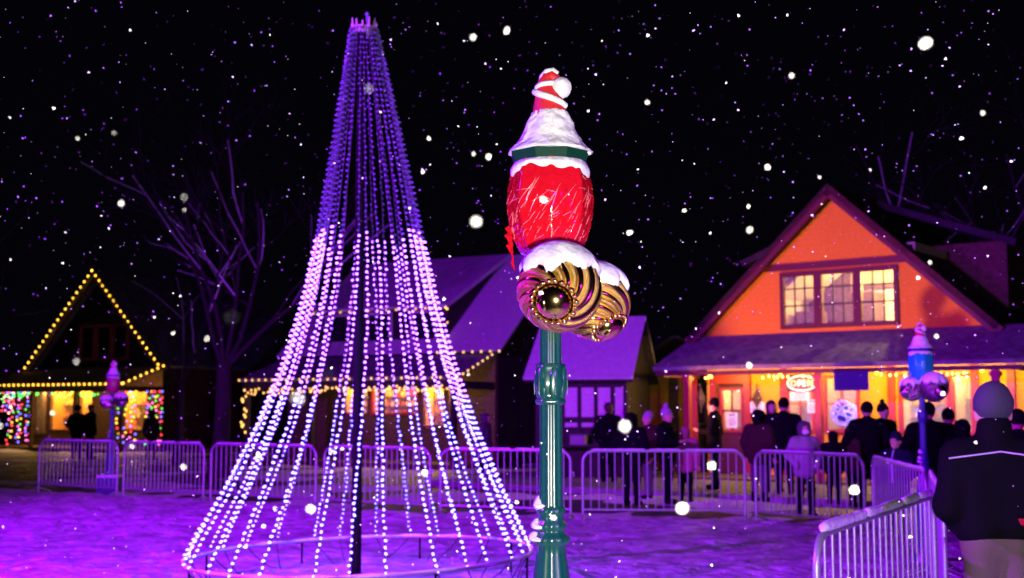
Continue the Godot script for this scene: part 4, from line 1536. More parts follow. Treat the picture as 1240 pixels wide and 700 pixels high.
func lamp(label: String, at: Vector3, sc: float, iron: Material, wrap: Material, fold: float) -> Node3D:
	var t := thing("lamp_post", label, "lamp post", at, 0.0, "lamp posts dressed with hats and baubles")
	var y := func(py: float) -> float: return ap(665, py, 4.4).y * sc
	var k := 4.4 / FPX * sc
	var s := MB.new()
	s.lathe([Vector2(14, 0), Vector2(14, 1)], 8)
	s = MB.new()
	# fluted shaft
	s.lathe([Vector2(13.5 * k, y.call(655)), Vector2(13.5 * k, y.call(612)), Vector2(12.8 * k, y.call(488)), Vector2(12.2 * k, y.call(330))], 80, Vector3.ZERO, 0.05, 10)
	part(t, "shaft", s, iron)
	s = MB.new()
	# tulip collar with petals
	var pr := [[491, 12], [489, 17], [485, 18], [482, 14], [478, 14.5], [470, 18], [462, 19.2], [452, 17.5], [446, 16.5], [441, 17.5], [440, 12]]
	var pv := PackedVector2Array()
	for p in pr: pv.append(Vector2(p[1] * k, y.call(p[0])))
	s.lathe(pv, 48, Vector3.ZERO, 0.045, 6)
	var tc := part(t, "tulip_collar", s, iron)
	for q in 6:
		var a := TAU * q / 6.0 + 0.26
		var od := Vector3(cos(a), 0, sin(a))
		s = MB.new()
		var pb := Basis(od.cross(Vector3.UP), (Vector3.UP + od * 0.06).normalized(), -od)
		s.ball(od * 15.5 * k + Vector3(0, y.call(464), 0), Vector3(7.5, 20, 4.6) * k, 14, 12, pb)
		s.tube([od * 20.2 * k + Vector3(0, y.call(478), 0), od * 20.6 * k + Vector3(0, y.call(464), 0), od * 18.5 * k + Vector3(0, y.call(449), 0)], [0.5 * k, 1.0 * k, 0.4 * k], 6)
		part(tc, "petal", s, iron)
	s = MB.new()
	pr = [[760, 60], [758, 60], [752, 46], [745, 36]]
	pv = PackedVector2Array([Vector2(60 * k, 0), Vector2(60 * k, 0.05 * sc), Vector2(52 * k, 0.07 * sc), Vector2(46 * k, 0.2 * sc), Vector2(40 * k, 0.24 * sc), Vector2(38 * k, 0.3 * sc)])
	for p in [[790, 31], [740, 26], [700, 21.5], [672, 17.5], [660, 17], [658, 21], [652, 22.5], [649, 20], [645, 15.5], [641, 15.5], [639, 18], [634, 18], [631, 15], [624, 14.5], [621, 17], [616, 17], [612, 13]]: pv.append(Vector2(p[1] * k, y.call(p[0])))
	s.lathe(pv, 64, Vector3.ZERO, 0.03, 12)
	part(t, "base", s, iron)
	s = MB.new()
	for e in [[612, 14, 10, -0.5], [637, 17, 7, -0.4], [652, 20, 6, -0.2]]:
		for q in 9:
			var a: float = PI + (q - 4) * 0.24 + e[3]
			s.ball(Vector3(cos(a) * e[1] * k, y.call(e[0]) + (2.0 - absf(q - 3.5) * 0.6) * k, -sin(a) * e[1] * k * 0.9), Vector3(8, e[2] * (1.0 - absf(q - 4) * 0.16), 7) * k, 8, 6)
	part(t, "snow_on_collars", s, M.snow)
	# wrapped lantern
	var prof := [[330, 13], [318, 22], [304, 36], [290, 42], [276, 46.5], [258, 50], [240, 51], [222, 49], [208, 46], [199, 43], [194, 40]]
	var fn := FastNoiseLite.new()
	fn.seed = int(fold * 100)
	fn.frequency = 0.9
	fn.fractal_type = FastNoiseLite.FRACTAL_RIDGED
	fn.fractal_octaves = 4
	var nu := 150
	var nv := 110
	var pts := PackedVector3Array()
	for j in nv:
		var f := float(j) / (nv - 1) * (prof.size() - 1)
		var i0 := mini(int(f), prof.size() - 2)
		var py := lerpf(prof[i0][0], prof[i0 + 1][0], f - i0)
		var r := lerpf(prof[i0][1], prof[i0 + 1][1], f - i0)
		for i in nu:
			var a := -TAU * i / nu
			var side := fmod(a + TAU * 2.0, TAU / 8.0) - TAU / 16.0
			var flat := cos(TAU / 16.0) / cos(side)
			var cr := fn.get_noise_3d(cos(a) * 4.0 + py * 0.03, sin(a) * 4.0, py * 0.05)
			var fine := fn.get_noise_3d(cos(a) * 7.0 + py * 0.1, sin(a) * 7.0 + 5.0, py * 0.16 - cos(a) * 6.0)
			var rr := r * lerpf(1.0, flat * 1.04, 0.95) + (cr * 0.9 + fine * (0.7 + 1.0 * smoothstep(230, 285, py))) 
			pts.append(Vector3(cos(a) * rr * k, y.call(py), sin(a) * rr * k))
	s = MB.new()
	s.grid(pts, nu, nv, true)
	var ln := part(t, "wrapped_lantern", s, wrap)
	# creases pulled into the wrap, highlights put in as paler colour on red
	s = MB.new()
	for q in 130:
		var lowc := q % 7 != 0
		var a0 := rng.randf_range(0, TAU)
		var py0 := rng.randf_range(248.0, 296.0) if lowc else rng.randf_range(212.0, 250.0)
		var da := rng.randf_range(0.12, 0.5) * (1.0 if lowc else 1.6)
		var rise := rng.randf_range(8.0, 30.0) if lowc else rng.randf_range(-4.0, 5.0)
		var cp := PackedVector3Array()
		for e in 7:
			var f := e / 6.0
			var py := py0 - rise * f + sin(f * 3.0 + q) * 1.2
			var a := a0 - da * f
			var rr := 40.0
			for w in prof.size() - 1:
				if py <= prof[w][0] and py >= prof[w + 1][0]: rr = lerpf(prof[w][1], prof[w + 1][1], (prof[w][0] - py) / (prof[w][0] - prof[w + 1][0]))
			var side := fmod(a + TAU * 2.0, TAU / 8.0) - TAU / 16.0
			rr = rr * lerpf(1.0, cos(TAU / 16.0) / cos(side) * 1.04, 0.95) + 0.75
			cp.append(Vector3(cos(a) * rr * k, y.call(py), sin(a) * rr * k))
		s.tube(cp, [0.1 * k, 0.35 * k, 0.55 * k, 0.55 * k, 0.45 * k, 0.3 * k, 0.1 * k], 6, false)
	stuff(part(ln, "wrap_creases", s, M.crease_glint if wrap == M.wrap_red else wrap))
	# loose wrap edges
	s = MB.new()
	for q in 7:
		var a := PI * 0.93 + q * 0.09
		var py := 262.0 + q * 8.0
		var p := Vector3(cos(a) * 47 * k, y.call(py), -sin(a) * 47 * k)
		var tip := p + Vector3(cos(a) * rng.randf_range(4, 10) * k, rng.randf_range(-12, 2) * k, rng.randf_range(-4, 8) * k)
		s.tri(p, p + Vector3(0, -14 * k, 3 * k), tip)
		s.tri(p + Vector3(0, -9 * k, 0), tip, p + Vector3(2 * k, -22 * k, 4 * k))
	part(ln, "loose_wrap", s, wrap)
	# snow line round the top of the lantern
	s = MB.new()
	var sn := PackedVector3Array()
	for j in 7:
		var f := j / 6.0
		for i in 64:
			var a := -TAU * i / 64
			var drop := 9.0 + 4.0 * sin(a * 2.0 + 1.0) + 2.5 * sin(a * 5.0) + 1.5 * sin(a * 11.0)
			var py := lerpf(203.0 + drop, 198.0, f)
			var r := 47.0 - 3.0 * f + 3.5 * sin(f * PI)
			sn.append(Vector3(cos(a) * r * k, y.call(py), sin(a) * r * k))
	s.grid(sn, 64, 7, true)
	part(ln, "snow_rim", s, M.snow)
	# eight-sided roof of the lantern
	s = MB.new()
	var rim := []
	for q in 8:
		var a := TAU * (q + 0.5) / 8
		rim.append(Vector3(cos(a), 0, -sin(a)))
	for q in 8:
		var a: Vector3 = rim[q]
		var b: Vector3 = rim[(q + 1) % 8]
		var y0: float = y.call(198)
		var y1: float = y.call(187)
		var y2: float = y.call(178)
		s.quad(a * 36 * k + Vector3.UP * (y0 + 2 * k), b * 36 * k + Vector3.UP * (y0 + 2 * k), b * 47 * k + Vector3.UP * y0, a * 47 * k + Vector3.UP * y0)
		s.quad(a * 47 * k + Vector3.UP * y0, b * 47 * k + Vector3.UP * y0, b * 51 * k + Vector3.UP * y1, a * 51 * k + Vector3.UP * y1)
		s.quad(a * 51 * k + Vector3.UP * y1, b * 51 * k + Vector3.UP * y1, b * 30 * k + Vector3.UP * y2, a * 30 * k + Vector3.UP * y2)
	part(t, "lantern_roof", s, M.green_roof if iron == M.green_iron else iron)
	# snow lying on the roof, a lumpy cone
	s = MB.new()
	var cone := [[187, 45], [186, 50.5], [183, 49.5], [178, 43.5], [172, 38.5], [162, 34], [152, 29.5], [144, 25.5], [137, 22.5], [134, 17]]
	sn = PackedVector3Array()
	fn.frequency = 0.35
	fn.fractal_type = FastNoiseLite.FRACTAL_FBM
	for j in 33:
		var f := j / 32.0 * (cone.size() - 1)
		var i0 := mini(int(f), cone.size() - 2)
		var py := lerpf(cone[i0][0], cone[i0 + 1][0], f - i0)
		var r := lerpf(cone[i0][1], cone[i0 + 1][1], f - i0)
		for i in 72:
			var a := -TAU * i / 72
			var w := fn.get_noise_3d(cos(a) * 5, sin(a) * 5, py * 0.18)
			var ww := fn.get_noise_3d(cos(a) * 14, sin(a) * 14, py * 0.5)
			sn.append(Vector3(cos(a) * (r + w * 3.5 + ww * 1.6) * k, y.call(py), sin(a) * (r + w * 3.5 + ww * 1.6) * k))
	s.grid(sn, 72, 33, true)
	part(t, "roof_snow", s, M.snow)
	# bent hat with a white stripe and pompom
	s = MB.new()
	var hp := PackedVector3Array()
	var hr := PackedFloat32Array()
	for e in [[668, 140, 22], [667, 128, 19.5], [665.5, 118, 16.5], [664, 109, 13.5], [663.5, 101, 11], [665.5, 95, 9.5], [670, 93, 8.5], [675, 96, 7], [678, 101, 6]]:
		hp.append(Vector3((e[0] - 668) * k, y.call(e[1]), 0))
		hr.append(e[2] * k)
	s.tube(hp, hr, 24)
	var hat := part(t, "hat", s, M.hat_red)
	s = MB.new()
	var sp := PackedVector3Array()
	for q in 25:
		var f := q / 24.0
		var py := lerpf(112.0, 130.0, f)
		var a := lerpf(PI * 0.95, 0.12 * PI, f)
		var r := lerpf(15.0, 20.5, f)
		sp.append(Vector3((lerpf(664.5, 667.2, f) - 668) * k + cos(a) * r * k, y.call(py), sin(a) * r * k))
	s.tube(sp, [4.2 * k], 8)
	sp = PackedVector3Array()
	for q in 17:
		var f := q / 16.0
		var a := lerpf(PI * 1.05, -0.05 * PI, f)
		sp.append(Vector3((663.7 - 668) * k + cos(a) * 11.5 * k, y.call(lerpf(107.0, 101.0, f)), sin(a) * 11.5 * k))
	s.tube(sp, [3.6 * k], 8)
	sp = PackedVector3Array()
	for e in [[656, 103], [659, 94], [665, 88], [672, 86.5], [678, 90]]: sp.append(Vector3((e[0] - 668) * k, y.call(e[1]), 2 * k))
	s.tube(sp, [3.0 * k, 4.5 * k, 5 * k, 4.5 * k, 3 * k], 8)
	part(hat, "white_stripe", s, M.snow)
	s = MB.new()
	var pp := PackedVector3Array()
	fn.frequency = 1.4
	for j in 15:
		var th := PI * (1.0 - j / 14.0)
		for i in 24:
			var a := -TAU * i / 24
			var dv := Vector3(sin(th) * cos(a), cos(th), sin(th) * sin(a))
			pp.append(Vector3((681.5 - 668) * k, y.call(107), 3 * k) + dv * (13.2 + fn.get_noise_3dv(dv * 3.0) * 1.2) * k)
	s.grid(pp, 24, 15, true)
	part(hat, "pompom", s, M.snow)
	return t

func lamps() -> void:
	var z := 4.4
	var base := ap(667, 500, z)
	lamp("green iron lamp post with red wrapped lantern and gold baubles", Vector3(base.x, 0, -z), 1.0, M.green_iron, M.wrap_red, 0.3)
	var b1 := ap(677, 351, z - 0.17)
	var b2 := ap(719, 367, z + 0.0)
	var px := z / FPX
	var grp := "baubles hung on the lamp posts"
	ornament("large gold swirl bauble hanging in front of the green lamp post", b1, 52.0 * px * 0.95, Vector3(-0.2, -0.46, 1.0), M.gold, M.gold_glitter, ap(670, 290, z - 0.1), grp)
	ornament("gold swirl bauble half hidden behind the larger one", b2, 44.5 * px, Vector3(0.55, -1.0, 0.5), M.gold, M.gold_glitter, ap(690, 290, z + 0.0), grp)
	# blue lantern post by the barricades
	var d := 13.6
	var top := ap(1107, 393, d).y
	var sc := top / ap(665, 90, 4.4).y
	var at := ap(1117, 500, d)
	at = Vector3(at.x, 0, -d)
	lamp("blue lamp post with teal lantern and snowy hat behind the barricade corner", at, sc, M.blue_iron, M.wrap_blue, 0.6)
	ornament("silver swirl bauble on the right of the blue lamp post", ap(1131, 470, d - 0.1), 0.17 * sc, Vector3(0.3, -0.3, 1), M.silver, M.silver_glitter, ap(1120, 447, d - 0.08), grp)
	ornament("silver ribbed bauble on the left of the blue lamp post", ap(1104, 472, d + 0.05), 0.14 * sc, Vector3(-1, -0.3, 0.6), M.silver, M.silver_glitter, ap(1112, 447, d), grp)
	# plum lantern post on the left
	var g := gp(133, 597, 0.02)
	d = -g.z
	top = ap(138, 438, d).y
	sc = top / ap(665, 90, 4.4).y
	var t := lamp("dark lamp post with plum lantern and square plinth before the gabled house", Vector3(g.x, 0, g.z), sc, M.blue_iron, M.wrap_plum, 0.9)
	var s := MB.new()
	s.box(Vector3(0, 0.17, 0), Vector3(0.42, 0.34, 0.42))
	part(t, "plinth", s, M.blue_iron)
	s = MB.new()
	s.box(Vector3(0, 0.36, 0), Vector3(0.43, 0.05, 0.43))
	part(t, "snow_on_plinth", s, M.snow)
	ornament("pinkish swirl bauble right of the plum lantern", ap(147, 485, d - 0.1), 0.16 * sc, Vector3(0.5, -0.3, 1), M.silver, M.silver_glitter, ap(140, 472, d - 0.05), grp)
	ornament("pinkish swirl bauble left of the plum lantern", ap(129, 487, d - 0.15), 0.14 * sc, Vector3(-0.6, -0.3, 1), M.silver, M.silver_glitter, ap(134, 472, d - 0.05), grp)

# ------------------------------------------------------------------ people: figures of 1.75 m facing +z, scaled
var hand_mesh: ArrayMesh
func hand_shape() -> ArrayMesh:      # wrist at the origin, fingers down -y, palm facing +z
	if hand_mesh: return hand_mesh
	var b := [[Vector3(0, 0.01, 0), Vector3(0, -0.05, 0), 0.024, 0.022], [Vector3(-0.022, -0.06, 0), Vector3(0.02, -0.05, 0), 0.018, 0.018], [Vector3(-0.02, -0.085, 0), Vector3(0.025, -0.08, 0), 0.015, 0.015]]
	var xs := [-0.032, -0.011, 0.011, 0.031]
	var ls := [0.055, 0.07, 0.075, 0.068]
	for k in 4:
		var x: float = xs[k]
		var l: float = ls[k]
		var p := Vector3(x * 0.85, -0.09, 0)
		var q := p + Vector3(x * 0.1, -l * 0.55, 0.012)
		b.append([p, q, 0.0095, 0.009])
		b.append([q, q + Vector3(0, -l * 0.4, 0.022), 0.009, 0.008])
	b.append([Vector3(0.02, -0.03, 0.005), Vector3(0.05, -0.065, 0.02), 0.014, 0.011])
	b.append([Vector3(0.05, -0.065, 0.02), Vector3(0.052, -0.1, 0.03), 0.011, 0.009])
	hand_mesh = flesh(b, 0.0055, 0.004)
	return hand_mesh

func person(o: Dictionary) -> Node3D:
	var at: Vector3 = o.at
	var sc: float = o.get("h", 1.75) / 1.75
	var t := thing("person", o.label, "person", at, o.get("turn", 0.0), o.get("group", "people queueing before the houses"))
	t.scale = Vector3.ONE * sc
	var cell: float = o.get("cell", 0.024)
	var lean: float = o.get("lean", 0.0)
	var stride: float = o.get("stride", 0.05)
	var fat: float = o.get("fat", 1.0)
	# legs
	var legs := []
	var boots := []
	for k in [-1, 1]:
		var fz: float = k * stride
		legs.append([Vector3(k * 0.085, 0.93, 0), Vector3(k * 0.1, 0.5, fz * 0.6 + 0.02), 0.098 * fat, 0.075])
		legs.append([Vector3(k * 0.1, 0.5, fz * 0.6 + 0.02), Vector3(k * 0.105, 0.1, fz), 0.074, 0.062])
		boots.append([Vector3(k * 0.105, 0.16, fz - 0.01), Vector3(k * 0.105, 0.055, fz - 0.01), 0.062, 0.055])
		boots.append([Vector3(k * 0.105, 0.05, fz), Vector3(k * 0.12, 0.042, fz + 0.15), 0.05, 0.042])
	legs.append([Vector3(-0.08, 0.95, 0), Vector3(0.08, 0.95, 0), 0.11 * fat, 0.11 * fat])
	part(t, "trousers", flesh(legs, cell, 0.02), o.get("trousers", M.cloth_black))
	part(t, "boots", flesh(boots, cell * 0.8, 0.012), M.cloth_black)
	# coat
	var hem: float = o.get("hem", 0.84)
	var L := Vector3(0, 0, lean)
	var coat := [
		[Vector3(-0.1, hem, 0), Vector3(-0.1, 1.3, 0) + L * 0.5, 0.125 * fat, 0.125 * fat], [Vector3(0.1, hem, 0), Vector3(0.1, 1.3, 0) + L * 0.5, 0.125 * fat, 0.125 * fat],
		[Vector3(0, hem, 0.02), Vector3(0, 1.34, 0.02) + L * 0.5, 0.13 * fat, 0.13 * fat], [Vector3(-0.15, 1.42, -0.01) + L, Vector3(0.15, 1.42, -0.01) + L, 0.088 * fat, 0.088 * fat],
		[Vector3(0, 1.42, -0.01) + L, Vector3(0, o.get("collar", 1.51), 0.0) + L, 0.09, 0.075 if not o.has("collar") else 0.092]]
	var hands := []
	var arms: String = o.get("arms", "down")
	for k in [-1, 1]:
		var sh := Vector3(k * 0.205 * fat, 1.41, -0.01) + L
		var el := Vector3(k * 0.275 * fat, 1.14, -0.04) + L * 0.5
		var wr := Vector3(k * 0.27 * fat, 0.89, 0.05)
		if arms == "tuck":
			el = Vector3(k * 0.255 * fat, 1.14, -0.03)
			wr = Vector3(k * 0.17 * fat, 1.02, 0.13)
		elif arms == "pocket":
			el = Vector3(k * 0.31 * fat, 1.15, -0.05)
			wr = Vector3(k * 0.21 * fat, 0.95, 0.12)
		elif arms == "front" or (arms == "phone" and k == 1):
			el = Vector3(k * 0.27, 1.14, 0.02)
			wr = Vector3(k * 0.12, 1.16, 0.27)
		coat.append([sh, el, 0.082 * fat, 0.068 * fat])
		coat.append([el, wr, 0.068 * fat, 0.052])
		if arms != "pocket" and arms != "tuck": hands.append([wr, (wr - el).normalized(), k])
	var mc := part(t, "coat", flesh(coat, cell, 0.022), o.get("coat", M.cloth_black))
	# body: head with face, neck, joined to the chest inside the coat
	var hz := L + Vector3(0, 0, 0.015)
	var head := [
		[Vector3(0, 1.3, 0) + L * 0.5, Vector3(0, 1.56, 0) + hz, 0.07, 0.058], [Vector3(0, 1.655, -0.005) + hz, Vector3(0, 1.67, -0.015) + hz, 0.088, 0.088],
		[Vector3(0, 1.6, 0.02) + hz, Vector3(0, 1.64, 0.03) + hz, 0.066, 0.074], [Vector3(0, 1.565, 0.055) + hz, Vector3(0, 1.575, 0.05) + hz, 0.036, 0.04],
		[Vector3(0, 1.655, 0.095) + hz, Vector3(0, 1.625, 0.115) + hz, 0.009, 0.014], [Vector3(-0.03, 1.675, 0.085) + hz, Vector3(0.03, 1.675, 0.085) + hz, 0.014, 0.014]]
	for k in [-1, 1]: head.append([Vector3(k * 0.088, 1.65, -0.01) + hz, Vector3(k * 0.09, 1.615, -0.008) + hz, 0.014, 0.01])
	var hc: float = minf(cell, 0.012)
	var body := part(t, "body", flesh(head, hc, 0.009), M.skin)
	var s := MB.new()
	for k in [-1, 1]: s.ball(Vector3(k * 0.032, 1.655, 0.098) + hz, Vector3(0.012, 0.007, 0.006), 8, 6)
	part(body, "eyes", s, M.ink)
	s = MB.new()
	s.ball(Vector3(0, 1.585, 0.092) + hz, Vector3(0.024, 0.006, 0.008), 8, 6)
	part(body, "mouth", s, M.cloth_pink)
	for h in hands:
		var hd := part(t, "mitten" if o.has("mitten") else "hand", hand_shape(), o.get("mitten", M.skin))
		var yv: Vector3 = -h[1]
		var zv: Vector3 = (Vector3(0, 0, 1) if arms == "down" else Vector3(0, 1, 0))
		zv = (zv - yv * zv.dot(yv)).normalized()
		hd.transform = Transform3D(Basis(yv.cross(zv), yv, zv), h[0])
		if arms == "phone" and h[2] == 1:
			s = MB.new()
			s.box(h[0] + h[1] * 0.1 + zv * 0.035, Vector3(0.075, 0.012, 0.15), Basis(yv.cross(zv), zv, -yv))
			part(hd, "phone", s, M.ink).transform = hd.transform.affine_inverse()
	# headwear
	var hw: String = o.get("head", "beanie")
	var hm: Material = o.get("hat", M.cloth_black)
	if hw == "beanie" or hw == "pompom":
		var bn := part(t, "hat", flesh([[Vector3(0, 1.69, -0.012) + hz, Vector3(0, 1.7, -0.02) + hz, 0.1, 0.1], [Vector3(0, 1.725, -0.02) + hz, Vector3(0, 1.745, -0.025) + hz, 0.088, 0.075]], hc, 0.02), hm)
		s = MB.new()
		var rp := PackedVector3Array()
		for q in 25: rp.append(Vector3(cos(TAU * q / 24) * 0.095, 1.675 - 0.012 * sin(TAU * q / 24), sin(TAU * q / 24) * 0.103 - 0.012) + hz)
		s.tube(rp, [0.012], 8, false)
		part(bn, "brim", s, hm)
		if hw == "pompom":
			s = MB.new()
			s.ball(Vector3(0, 1.84, -0.025) + hz, Vector3.ONE * 0.05, 12, 8)
			part(bn, "pompom", s, o.get("pom", hm))
	elif hw == "hood":
		part(t, "hood", flesh([[Vector3(0, 1.68, -0.04) + hz, Vector3(0, 1.7, -0.035) + hz, 0.115, 0.105], [Vector3(0, 1.52, -0.03) + hz, Vector3(0, 1.64, -0.05) + hz, 0.1, 0.11], [Vector3(-0.08, 1.56, 0.03) + hz, Vector3(-0.085, 1.68, 0.03) + hz, 0.04, 0.035], [Vector3(0.08, 1.56, 0.03) + hz, Vector3(0.085, 1.68, 0.03) + hz, 0.04, 0.035], [Vector3(-0.07, 1.73, 0.035) + hz, Vector3(0.07, 1.73, 0.035) + hz, 0.04, 0.04]], hc * 1.3, 0.014), o.get("hat", o.get("coat", M.cloth_black)))
	elif hw == "hair":
		part(t, "hair", flesh([[Vector3(0, 1.69, -0.03) + hz, Vector3(0, 1.69, -0.02) + hz, 0.1, 0.1], [Vector3(-0.075, 1.66, 0.0) + hz, Vector3(-0.085, 1.5, 0.02) + hz, 0.035, 0.03], [Vector3(0.075, 1.66, 0.0) + hz, Vector3(0.085, 1.5, 0.02) + hz, 0.035, 0.03], [Vector3(0, 1.65, -0.06) + hz, Vector3(0, 1.45, -0.07) + hz, 0.08, 0.07]], hc * 1.2, 0.014), M.hair)
	elif hw == "short":
		part(t, "hair", flesh([[Vector3(0, 1.69, -0.02) + hz, Vector3(0, 1.685, -0.025) + hz, 0.098, 0.096], [Vector3(0, 1.64, -0.05) + hz, Vector3(0, 1.6, -0.05) + hz, 0.068, 0.055]], hc, 0.012), M.hair)
	if o.has("mask"):
		part(t, "face_mask", flesh([[Vector3(-0.03, 1.585, 0.075) + hz, Vector3(0.03, 1.585, 0.075) + hz, 0.045, 0.045], [Vector3(0, 1.62, 0.1) + hz, Vector3(0, 1.59, 0.1) + hz, 0.022, 0.028]], hc, 0.012), o.mask)
	if o.has("zip"):
		s = MB.new()
		s.tube([Vector3(0, 1.5, 0.09), Vector3(0, 1.35, 0.165), Vector3(0, 0.95, 0.16)], [0.008], 6)
		part(mc, "zip", s, o.zip)
	return t

func spot_of(px: float, dep: float, ground := 0.0) -> Vector3:
	var p := ap(px, 500, dep)
	return Vector3(p.x, ground, -dep)

func people() -> void:
	var B: Material = M.cloth_black
	var list := [
		{"px": 737, "d": 27.5, "top": 487, "label": "person in black coat standing before the kiosk panels", "turn": PI, "arms": "pocket", "head": "short"},
		{"px": 764, "d": 22.2, "top": 500, "label": "shorter person in dark hood beside the kiosk corner", "turn": 2.6, "arms": "pocket", "head": "hood", "fat": 1.12},
		{"px": 785, "d": 23.5, "top": 499, "label": "person in pale knit hat looking left beside the cabin", "turn": -1.2, "hat": M.cloth_pale, "coat": M.cloth_brown, "trousers": M.cloth_grey},
		{"px": 807, "d": 22.5, "top": 488, "label": "person in pale pink pointed hat and black coat near the cabin", "turn": 1.0, "hat": M.cloth_pale, "head": "pompom", "pom": M.cloth_pale, "arms": "front"},
		{"px": 829, "d": 22.8, "top": 517, "label": "child in pink coat left of the shop door", "turn": 2.8, "coat": M.cloth_pink, "head": "hood", "fat": 1.15},
		{"px": 865, "d": 25.0, "top": 483, "label": "tall person in black coat and jeans holding a phone by the door", "turn": -PI * 0.62, "arms": "phone", "trousers": M.denim, "head": "beanie", "hem": 0.8},
		{"px": 918, "d": 21.6, "top": 496, "label": "person in dark brown hooded coat right of the shop door", "turn": 2.4, "coat": M.cloth_brown, "head": "hood", "hat": M.cloth_black, "fat": 1.12, "trousers": M.cloth_grey},
		{"px": 934, "d": 24.2, "top": 484, "label": "long-haired person in dark coat facing the square by the notices", "turn": 0.15, "head": "hair", "arms": "pocket"},
		{"px": 949, "d": 23.6, "top": 483, "label": "broad person in black jacket and cap seen from behind by the neon window", "turn": PI - 0.2, "head": "beanie", "fat": 1.15, "arms": "pocket"},
		{"px": 973, "d": 19.8, "top": 510, "label": "person in pale hooded coat wearing a white face mask", "turn": 0.2, "coat": M.cloth_pale, "head": "hood", "hat": M.cloth_grey, "mask": M.white_cloth, "arms": "pocket"},
		{"px": 1008, "d": 21.0, "top": 522, "label": "child in dark hood below the blue light ball", "turn": 2.8, "head": "hood", "fat": 1.1},
		{"px": 1030, "d": 20.5, "top": 515, "label": "stooping child in brown coat right of the blue light ball", "turn": 2.0, "coat": M.cloth_brown, "head": "hood"},
		{"px": 1050, "d": 20.5, "top": 488, "label": "person in black coat with back turned below the blue banner", "turn": PI, "fat": 1.18, "arms": "pocket"},
		{"px": 1069, "d": 21.2, "top": 483, "label": "person in dark pompom hat next to the yellow wall", "turn": 0.5, "head": "pompom", "fat": 1.1},
		{"px": 1084, "d": 16.4, "top": 524, "label": "child in dark hat with a bright zip left of the blue lamp post", "turn": -0.8, "zip": M.white_cloth, "hat": M.cloth_navy, "coat": M.cloth_navy, "arms": "pocket"},
		{"px": 1124, "d": 18.5, "top": 489, "label": "person in black coat behind the blue lamp post", "turn": PI, "fat": 1.2, "arms": "pocket"},
		{"px": 1148, "d": 19.5, "top": 496, "label": "person in black beanie by the dark shop window", "turn": 2.7, "fat": 1.15, "arms": "pocket"},
		{"px": 1165, "d": 17.5, "top": 508, "label": "person in black hood close behind the grey-capped person", "turn": PI, "head": "hood", "fat": 1.15},
		{"px": 1232, "d": 15.0, "top": 498, "label": "person in dark coat at the far right of the queue", "turn": 2.9, "fat": 1.1, "arms": "pocket"},
		{"px": 94, "d": 42.0, "top": 491, "label": "person in dark coat left of a pair before the gabled house windows", "turn": PI, "arms": "pocket"},
		{"px": 110, "d": 42.5, "top": 489, "label": "person in dark coat right of a pair before the gabled house windows", "turn": 2.4, "head": "short"},
		{"px": 184, "d": 41.0, "top": 496, "label": "person in hooded coat by the porch corner post of the gabled house", "turn": 2.9, "head": "hood", "coat": M.cloth_brown},
		{"px": 588, "d": 31.0, "top": 500, "label": "person in grey hood near the right porch post behind the light tree", "turn": 1.2, "head": "hood", "coat": M.cloth_grey},
	]
	for p in list:
		var gy: float = 0.1 if p.px > 860 and p.d > 20.0 else 0.0
		p.at = spot_of(p.px, p.d, gy)
		p.h = clampf((ap(p.px, p.top, p.d).y - gy) / (1.79 / 1.75 if p.get("head", "") != "pompom" else 1.08), 1.05, 1.92)
		p.stride = rng.randf_range(-0.08, 0.08)
		person(p)
	# the person standing close on the right, seen from behind
	var near := person({"at": spot_of(1203, 7.0), "h": 1.78, "label": "person in grey knit cap, black jacket and khaki trousers seen from behind", "turn": PI - 0.12, "cell": 0.014, "fat": 1.04, "arms": "tuck", "collar": 1.57, "hat": mat(Color(0.05, 0.055, 0.07), 0.85, 0, "fine", 3.0, 0.6), "trousers": M.cloth_khaki, "stride": 0.04, "hem": 1.03, "group": "people beside the barricades"})
	var cj := near.get_node("coat")
	var s := MB.new()
	var pth := PackedVector3Array()
	for q in 21:
		var f := q / 20.0
		var x := lerpf(-0.27, 0.27, f)
		pth.append(Vector3(x, 1.46 - 0.14 * absf(x) - 0.02, -0.118 + 0.16 * x * x))
	s.tube(pth, [0.005], 6)
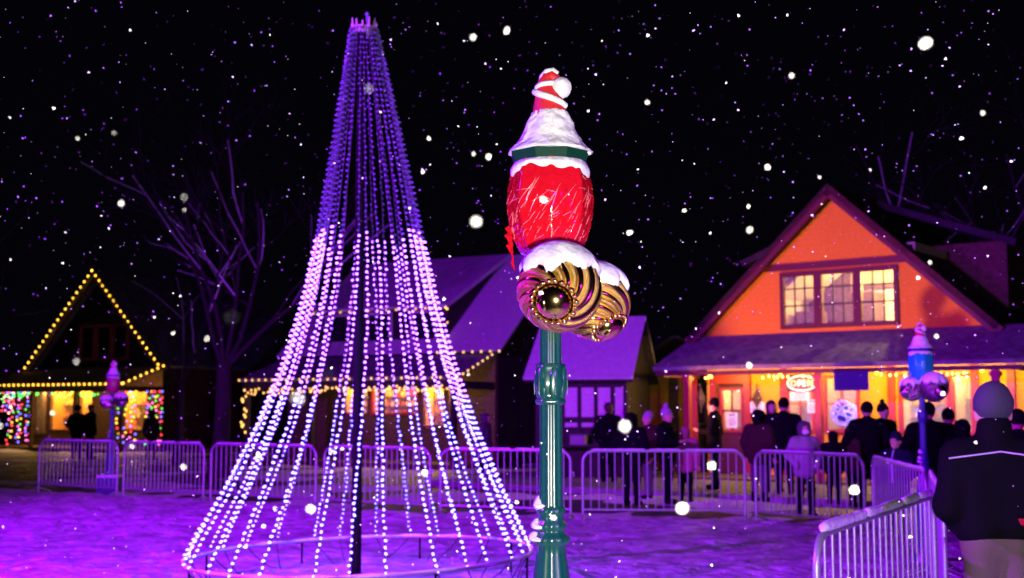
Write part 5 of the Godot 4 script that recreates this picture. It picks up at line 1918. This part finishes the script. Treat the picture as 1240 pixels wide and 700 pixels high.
	part(cj, "reflective_piping", s, M.piping)
	person({"at": spot_of(1322, 6.6), "h": 1.62, "label": "person in dark jacket with red mittens at the edge of the path", "turn": -PI * 0.5, "cell": 0.02, "fat": 1.1, "arms": "front", "mitten": M.cloth_red, "group": "people beside the barricades"})

# ------------------------------------------------------------------ falling snow
func snowfall() -> void:
	var s := MB.new()
	s.ball(Vector3.ZERO, Vector3(1, 0.8, 0.9), 8, 6)
	for k in 3:
		var a := TAU * k / 3
		s.ball(Vector3(cos(a) * 0.6, 0.25 * sin(k * 2.0), sin(a) * 0.6), Vector3.ONE * 0.66, 7, 5)
	var mesh := s.commit()
	var mi := MultiMeshInstance3D.new()
	mi.name = "falling_snow"
	var mm := MultiMesh.new()
	mm.transform_format = MultiMesh.TRANSFORM_3D
	mm.mesh = mesh
	var r2 := RandomNumberGenerator.new()
	r2.seed = 77
	var ts := []
	for k in 6000:
		var p := Vector3(r2.randf_range(-4.5, 4.5), r2.randf_range(0.2, 5.0), r2.randf_range(-9.5, 0.6))
		if p.distance_to(EYE) < 0.9: continue
		ts.append([p, 0.0014 + 0.0042 * pow(r2.randf(), 2.5)])
	for k in 90:
		var p := Vector3(r2.randf_range(-0.9, 0.9), r2.randf_range(1.3, 2.5), r2.randf_range(-2.0, -0.75))
		ts.append([p, r2.randf_range(0.001, 0.0026)])
	for k in 1800:
		var p := Vector3(r2.randf_range(-15, 15), r2.randf_range(0.2, 10.0), r2.randf_range(-30, -9.5))
		ts.append([p, r2.randf_range(0.0025, 0.0055)])
	mm.instance_count = ts.size()
	for i in ts.size():
		var b := Basis(Vector3(r2.randfn(), r2.randfn(), r2.randfn()).normalized(), r2.randf() * TAU).scaled(Vector3.ONE * ts[i][1])
		mm.set_instance_transform(i, Transform3D(b, ts[i][0]))
	mi.multimesh = mm
	mi.material_override = mat(Color(0.9, 0.9, 0.92), 0.8)
	add_child(mi)
	stuff(mi)
	mi.set_meta("label", "white snowflakes falling through the night air")
	mi.set_meta("category", "snow")
